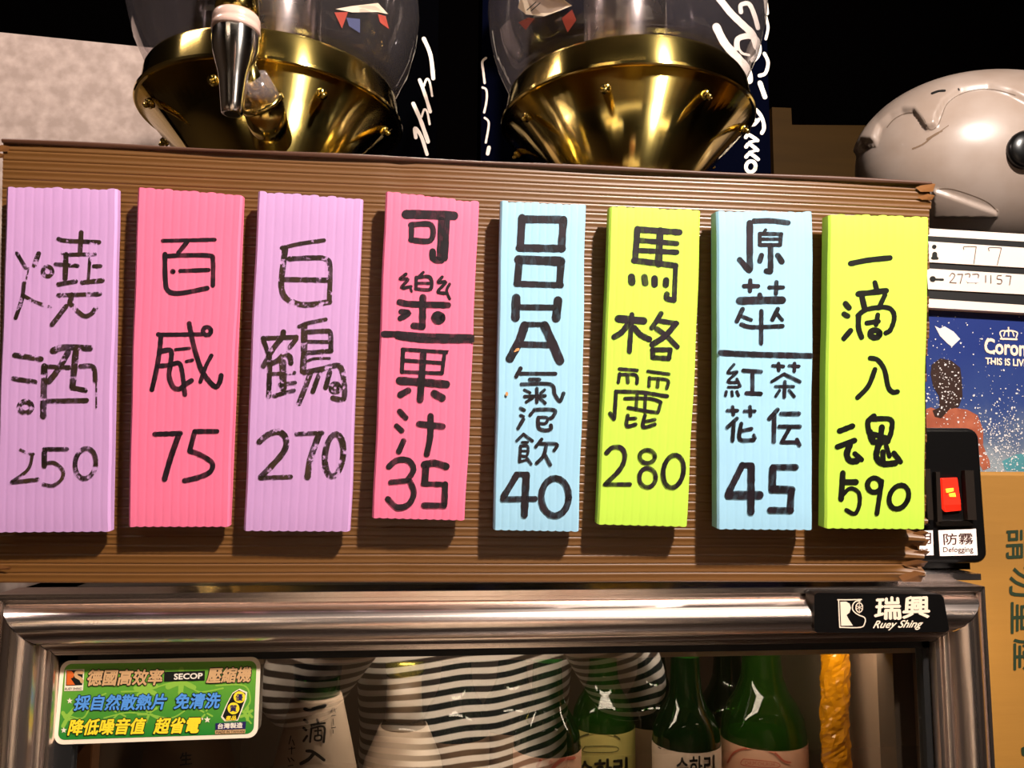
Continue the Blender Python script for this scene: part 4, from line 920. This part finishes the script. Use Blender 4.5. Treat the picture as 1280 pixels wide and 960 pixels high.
pl = bvh_pj([l3], .0006, PJ(.09))
strokes('label_print', [(600, 800, 4.923, [(20, [(430, 760), (470, 700), (520, 680), (580, 670)]), (20, [(450, 785), (500, 740), (580, 725)]), (16, [(350, 780), (380, 730), (400, 710)])])], pl, M['red_dull'], b3)
pl = bvh_pj([l4], .0006, PJ(.16))
text('label_print', '순하리', [(721, 952), (784, 947), (784, 972), (721, 976)], pl, M['k_print'], b4, bold=.03)
strokes('label_print', [(600, 800, 4.923, [(10, [(610, 600), (660, 580), (740, 572), (830, 590), (860, 610)]), (5, [(645, 655), (830, 655), (830, 688), (645, 688), (645, 655)])])], pl, M['olive'], b4)
pl = bvh_pj([l5], .0006, PJ(.1))
text('label_print', 'LOTTE', [(829, 933), (848, 935), (848, 939), (829, 937)], pl, M['k_print'], b5)
text('label_print', 'CHUM CHURUM', [(866, 938), (892, 936), (892, 941), (866, 942)], pl, M['k_print'], b5)
text('label_print', '순하리', [(845, 947), (893, 944), (893, 972), (845, 974)], pl, M['k_print'], b5, bold=.02)
strokes('label_print', [(800, 800, 4.571, [(6, [(105, 612), (118, 620)])])], pl, M['k_print'], b5)
pl = bvh_pj([l6], .0006, PJ(.1))
strokes('label_print', [(800, 800, 4.571, [(10, [(500, 700), (540, 640), (620, 618), (700, 622), (770, 645), (820, 690), (860, 700)]), (5, [(590, 680), (778, 700), (776, 730), (588, 715), (590, 680)])])], pl, M['red_dull'], b6)
text('label_print', 'CHUM CHURUM', [(931, 951), (968, 954), (968, 958), (931, 956)], pl, M['red_dull'], b6)
# sake bottle with the white wrap
def long_bottle(px, Y, toppx, prof, name, label, mglass):
    c = P(px, 880, Y); zt_ = P(px, toppx, Y).z
    root = empty(name, (c.x, c.y, SH), label, 'bottle', 'bottles in the fridge')
    cc = (c.x, c.y, zt_)
    return root, cc, zt_
r1, cc, zt_ = long_bottle(396, .10, 822, None, 'sake_bottle', 'sake bottle wrapped in white paper with brushed characters, below the sticker corner', None)
L0 = zt_ - SH
mk('glass_neck', *lathe([(.0165, -.03), (.0165, -.012), (.0150, -.004), (.0150, 0)], cc, 32), M['gdark'], r1, smooth=True)
mk('cap', *lathe([(.0172, -.012), (.0175, .004), (.015, .006)], cc, 32), M['black'], r1, smooth=True)
pw = mk('paper_wrap', *lathe([(.036, -L0), (.036, -.115), (.0335, -.095), (.026, -.06), (.0185, -.028), (.0175, -.026)], cc, 48), M['paper'], r1, smooth=True)
pl = bvh_pj([pw], .0006, PJ(.08))
strokes('brushed_characters', [(300, 800, 4.0, [(18, [(325, 345), (350, 352), (380, 340), (425, 328)]), (14, [(322, 400), (336, 412)]), (13, [(318, 440), (330, 450)]), (12, [(318, 505), (335, 480)]), (12, [(385, 398), (390, 412)]), (10, [(355, 425), (425, 415)]), (10, [(358, 435), (350, 510)]), (12, [(358, 440), (420, 435), (418, 510)]), (9, [(375, 455), (405, 452)]), (9, [(390, 440), (390, 475)]), (9, [(375, 480), (405, 478), (403, 500), (375, 500), (375, 480)]),
    (16, [(335, 555), (365, 560), (420, 600)]), (18, [(370, 565), (345, 595), (305, 618)]),
    (5, [(255, 480), (245, 520)]), (5, [(262, 500), (272, 525)]), (5, [(245, 545), (275, 540)]), (5, [(258, 535), (258, 570)]), (5, [(240, 590), (250, 610)]), (5, [(255, 590), (270, 605)]), (5, [(240, 630), (265, 626)]), (4, [(462, 340), (455, 360)]), (4, [(470, 340), (476, 360)]), (4, [(458, 380), (478, 376)]), (4, [(465, 395), (468, 425)]), (4, [(458, 440), (478, 436)]), (4, [(465, 450), (466, 465)])])], pl, M['k_print'], r1)
r2, cc, zt_ = long_bottle(505, .16, 824, None, 'gold_capped_bottle', 'bottle with a gold-green cap and brown neck wrap, right of the white sake bottle', None)
L0 = zt_ - SH
mk('cap', *lathe([(.0148, -.012), (.0160, -.008), (.0158, -.001), (.0135, .004), (0, .0045)], cc, 32), M['capgold'], r2, smooth=True)
mk('neck_wrap', *lathe([(.0155, -.046), (.0143, -.030), (.0138, -.012)], cc, 32), M['capgrey'], r2, smooth=True)
mk('glass_body', *lathe([(.0345, -L0), (.0345, -.10), (.030, -.078), (.0185, -.052), (.0150, -.045)], cc, 40), M['clear'], r2, smooth=True)
wl = mk('paper_label', *lathe([(.0352, -.17), (.0352, -.100), (.0308, -.078), (.022, -.058), (.0195, -.052)], cc, 40), M['paper'], r2, smooth=True)
# small bottle below the sticker
r0, cc, zt_ = long_bottle(238, .12, 840, None, 'tan_wrapped_bottle', 'tan paper wrapped bottle marked 生 below the green sticker', None)
L0 = zt_ - SH
mk('cap', *lathe([(.016, -.02), (.016, .002), (0, .0025)], cc, 24), M['black'], r0, smooth=True)
pw = mk('paper_wrap', *lathe([(.038, -L0), (.038, -.09), (.03, -.055), (.019, -.02)], cc, 40), M['paper_t'], r0, smooth=True)
text('brushed_characters', '生', [(225, 941), (240, 940), (240, 955), (225, 957)], bvh_pj([pw], .0006, PJ(.1)), M['k_print'], r0, bold=.02)
# bottles further back
for px, Y, ty, lab in ((640, .25, 905, 'dark green bottle at the back, left of the yellow-labelled soju'), (910, .27, 900, 'dark green bottle at the back between the white and peach labels'), (570, .22, 915, 'dark green bottle at the back right of the gold cap'), (815, .27, 900, 'dark green bottle at the back behind the white label')):
    r_, l_ = bottle(px, Y, ty, 'green_bottle', lab, M['gdark'], M['paper_t'], M['capgreen'], R=.030); redo_band(l_)

# ------------------------------------------------------------------ photographer whose striped top the glass mirrors
def zebra():
    m = mat('zebra_stripe_knit', (230, 214, 190), .8); nt = m.node_tree; b = nt.nodes['Principled BSDF']
    tc = nt.nodes.new('ShaderNodeTexCoord'); mp = nt.nodes.new('ShaderNodeMapping'); mp.inputs['Scale'].default_value = (1, 1, 1); mp.inputs['Rotation'].default_value = (0, .12, 0)
    wv = nt.nodes.new('ShaderNodeTexWave'); wv.wave_type = 'BANDS'; wv.bands_direction = 'Z'; wv.inputs['Scale'].default_value = 18; wv.inputs['Distortion'].default_value = 5.5; wv.inputs['Detail'].default_value = 1; wv.inputs['Detail Scale'].default_value = .35
    cr = nt.nodes.new('ShaderNodeValToRGB'); cr.color_ramp.elements[0].position = .38; cr.color_ramp.elements[1].position = .62
    cr.color_ramp.elements[0].color = lin((16, 12, 12)); cr.color_ramp.elements[1].color = lin((240, 226, 206))
    nt.links.new(tc.outputs['Object'], mp.inputs[0]); nt.links.new(mp.outputs[0], wv.inputs[0]); nt.links.new(wv.outputs[0], cr.inputs[0]); nt.links.new(cr.outputs[0], b.inputs['Base Color'])
    return m
M['zebra'] = zebra(); M['bodyskin'] = mat('skin', (196, 142, 112), .5); M['dark_hair'] = mat('black_hair', (18, 14, 14), .5); M['trouser'] = mat('dark_trousers', (26, 26, 32), .8)
pxw = .06; pyw = -.80
pr = empty('person', (pxw, pyw, 0), 'person in a zebra-striped top raising both arms, mirrored in the fridge glass', 'person')
def skin_mesh(name, joints, edges, m, sub=2):
    me = bpy.data.meshes.new(name); o_ = Vector((pxw, pyw, 0))
    me.from_pydata([tuple(Vector(j[0])) for j in joints], edges, []); o = bpy.data.objects.new(name, me); COL.objects.link(o)
    sk = o.modifiers.new('skin', 'SKIN'); sk.use_smooth_shade = True
    me.skin_vertices  # layer exists through the modifier
    for v, j in zip(me.skin_vertices[0].data, joints): v.radius = j[1] if isinstance(j[1], tuple) else (j[1], j[1])
    me.skin_vertices[0].data[0].use_root = True
    sb = o.modifiers.new('sub', 'SUBSURF'); sb.levels = sub; sb.render_levels = sub
    bpy.context.view_layer.update()
    m2 = bpy.data.meshes.new_from_object(o.evaluated_get(bpy.context.evaluated_depsgraph_get())); bpy.data.objects.remove(o)
    vs = [v.co + o_ for v in m2.vertices]; fs = [tuple(p.vertices) for p in m2.polygons]
    return mk(name, vs, fs, m, pr, smooth=True)
SHZ = 1.34
def sec(z, rx, ry, cy=0, n=32):
    return [Vector((pxw + rx * math.copysign(abs(math.cos(t)) ** .8, math.cos(t)), pyw + cy + ry * math.copysign(abs(math.sin(t)) ** .9, math.sin(t)), z)) for t in [2 * math.pi * k / n for k in range(n)]]
secs = [(.80, .175, .125), (.92, .17, .12), (1.04, .18, .125), (1.16, .20, .135), (1.25, .205, .125), (1.31, .17, .10), (1.35, .10, .075), (1.40, .062, .06)]
V, Fc = [], []
for z, rx, ry in secs: V += sec(z, rx, ry)
for i in range(len(secs) - 1):
    for k in range(32): Fc.append((i * 32 + k, i * 32 + (k + 1) % 32, (i + 1) * 32 + (k + 1) % 32, (i + 1) * 32 + k))
Fc += [tuple(range(31, -1, -1)), tuple((len(secs) - 1) * 32 + k for k in range(32))]
parts = [(V, Fc)]
HANDS = []
for sg in (-1, 1):
    S0 = Vector((pxw + sg * .17, pyw, 1.28)); S1 = Vector((pxw + sg * .255, pyw + .09, 1.015)); S2 = Vector((pxw + sg * .150, pyw + .23, 1.15))
    parts += [tube(S0, S1, .068, .062, 24), tube(S1 + Vector((0, -.01, -.012)), S2, .060, .052, 24), lathe([(.0, -.062), (.035, -.052), (.056, -.028), (.062, 0), (.056, .028), (.035, .052), (0, .062)], S1, 24), lathe([(.0, -.068), (.04, -.055), (.068, 0), (.04, .055), (0, .068)], S0, 24)]
    HANDS.append((sg, S2))
V, Fc = join(*parts)
tp_ = mk('striped_top', V, Fc, M['zebra'], pr, smooth=True)
md = tp_.modifiers.new('remesh', 'REMESH'); md.mode = 'VOXEL'; md.voxel_size = .011; md.use_smooth_shade = True
md = tp_.modifiers.new('smooth', 'SMOOTH'); md.iterations = 6
hd = [((0, .01, SHZ + .10), (.045, .045)), ((0, .015, SHZ + .17), (.055, .06)), ((0, .025, SHZ + .22), (.070, .082)), ((0, .02, SHZ + .29), (.076, .092)), ((0, .01, SHZ + .34), (.06, .07))]
E2 = [(0, 1), (1, 2), (2, 3), (3, 4)]
skin_mesh('head', hd, E2, M['bodyskin'])
hz_ = SHZ + .24; hcx, hcy = pxw, pyw
def blob(c, r, seg=16):
    return lathe([(0.001, -r[2])] + [(r[0] * math.cos(t), r[2] * math.sin(t)) for t in [math.radians(a) for a in range(-75, 76, 15)]] + [(.001, r[2])], c, seg)
mk('nose', *blob((hcx, hcy + .108, hz_ + .0), (.012, .015, .022)), M['bodyskin'], pr, smooth=True)
for sg in (-1, 1):
    mk('eye', *blob((hcx + sg * .030, hcy + .098, hz_ + .03), (.011, .01, .007)), M['dark_hair'], pr, smooth=True)
    mk('ear', *blob((hcx + sg * .076, hcy + .015, hz_ + .015), (.008, .02, .03)), M['bodyskin'], pr, smooth=True)
mk('mouth', *blob((hcx, hcy + .098, hz_ - .04), (.020, .01, .005)), mat('lips', (150, 70, 64), .5), pr, smooth=True)
hv, hf = lathe([(.086 * math.cos(t), .095 * math.sin(t)) for t in [math.radians(a) for a in range(-10, 91, 10)]], (hcx, hcy - .002, hz_ + .05), 32)
mk('hair', hv, hf, M['dark_hair'], pr, smooth=True)
for sg, S2 in HANDS:
    w0 = S2 - Vector((pxw, pyw, 0)) + Vector((-sg * .012, .02, .012))
    J = [(tuple(w0 - Vector((0, .02, .02))), .026), (tuple(w0 + Vector((-sg * .01, .03, .03))), (.022, .028)), (tuple(w0 + Vector((-sg * .02, .06, .06))), (.020, .036))]
    E_ = [(0, 1), (1, 2)]
    for f in range(4):
        b = len(J); o3 = Vector((sg * (.024 - f * .016), 0, 0)); p0 = w0 + Vector((-sg * .02, .07, .07))
        ln = (.026, .030, .028, .022)[f]
        J += [(tuple(p0 + o3), .0095), (tuple(p0 + o3 + Vector((-sg * .008, .010, ln))), .0088), (tuple(p0 + o3 + Vector((-sg * .020, .006, ln * 1.7))), .0080)]
        E_ += [(2, b), (b, b + 1), (b + 1, b + 2)]
    b = len(J); J += [(tuple(w0 + Vector((-sg * .045, .05, .05))), .011), (tuple(w0 + Vector((-sg * .066, .06, .075))), .0095)]
    E_ += [(1, b), (b, b + 1)]
    skin_mesh('hand', J, E_, M['bodyskin'])
J = [((0, 0, .86), (.14, .10)), ((0, 0, .78), (.14, .10))]; E_ = [(0, 1)]
for sg in (-1, 1):
    b = len(J); J += [((sg * .09, 0, .68), .085), ((sg * .10, .01, .44), .058), ((sg * .11, -.01, .10), .042)]; E_ += [(1, b), (b, b + 1), (b + 1, b + 2)]
skin_mesh('trousers', J, E_, M['trouser'])
for sg in (-1, 1): mk('shoe', *blob((pxw + sg * .11, pyw + .04, .04), (.045, .1, .04)), M['gasket'], pr, smooth=True)

M['counter'] = mat('pale_counter', (226, 206, 180), .5, noise=.3, nscale=6); M['cwood'] = mat('counter_wood', (140, 84, 40), .5, noise=.5, nscale=8, stretch=(1, 1, 6))  # unseen pale tables, added to put bright streaks in the brass
for x0_, x1_, y0_, y1_, h_, lab in ((-1.9, -.75, -1.5, -1.0, .78, 'added pale topped table behind the camera on the left, mirrored in the brass'), (1.6, 2.3, -1.4, -.9, .95, 'added pale topped high table at the right wall, mirrored in the brass')):
    r_ = empty('table', ((x0_ + x1_) / 2, (y0_ + y1_) / 2, 0), lab, 'table', 'added tables behind the camera')
    bevel(mk('table_top', *box(x0_, x1_, y0_, y1_, h_ - .035, h_), M['counter'], r_), .006)
    for ax in (x0_ + .05, x1_ - .05):
        for ay in (y0_ + .05, y1_ - .05): mk('leg', *box(ax - .025, ax + .025, ay - .025, ay + .025, 0, h_ - .034), M['cwood'], r_)
# ------------------------------------------------------------------ ceiling lamps seen in reflections
for x_, y_, L_, W_, lab in ((-.9, -1.6, .6, .12, 'long warm ceiling lamp on the left behind the camera'), (1.4, -1.9, .6, .12, 'long warm ceiling lamp on the right behind the camera')):
    r_ = empty('ceiling_lamp', (x_, y_, ZT), lab, 'lamp', 'warm ceiling lamps')
    mk('housing', *box(x_ - L_ / 2 - .03, x_ + L_ / 2 + .03, y_ - W_ / 2 - .02, y_ + W_ / 2 + .02, ZT - .05, ZT), M['black'], r_)
    mk('diffuser', *box(x_ - L_ / 2, x_ + L_ / 2, y_ - W_ / 2, y_ + W_ / 2, ZT - .065, ZT - .05), M['lamp'], r_)
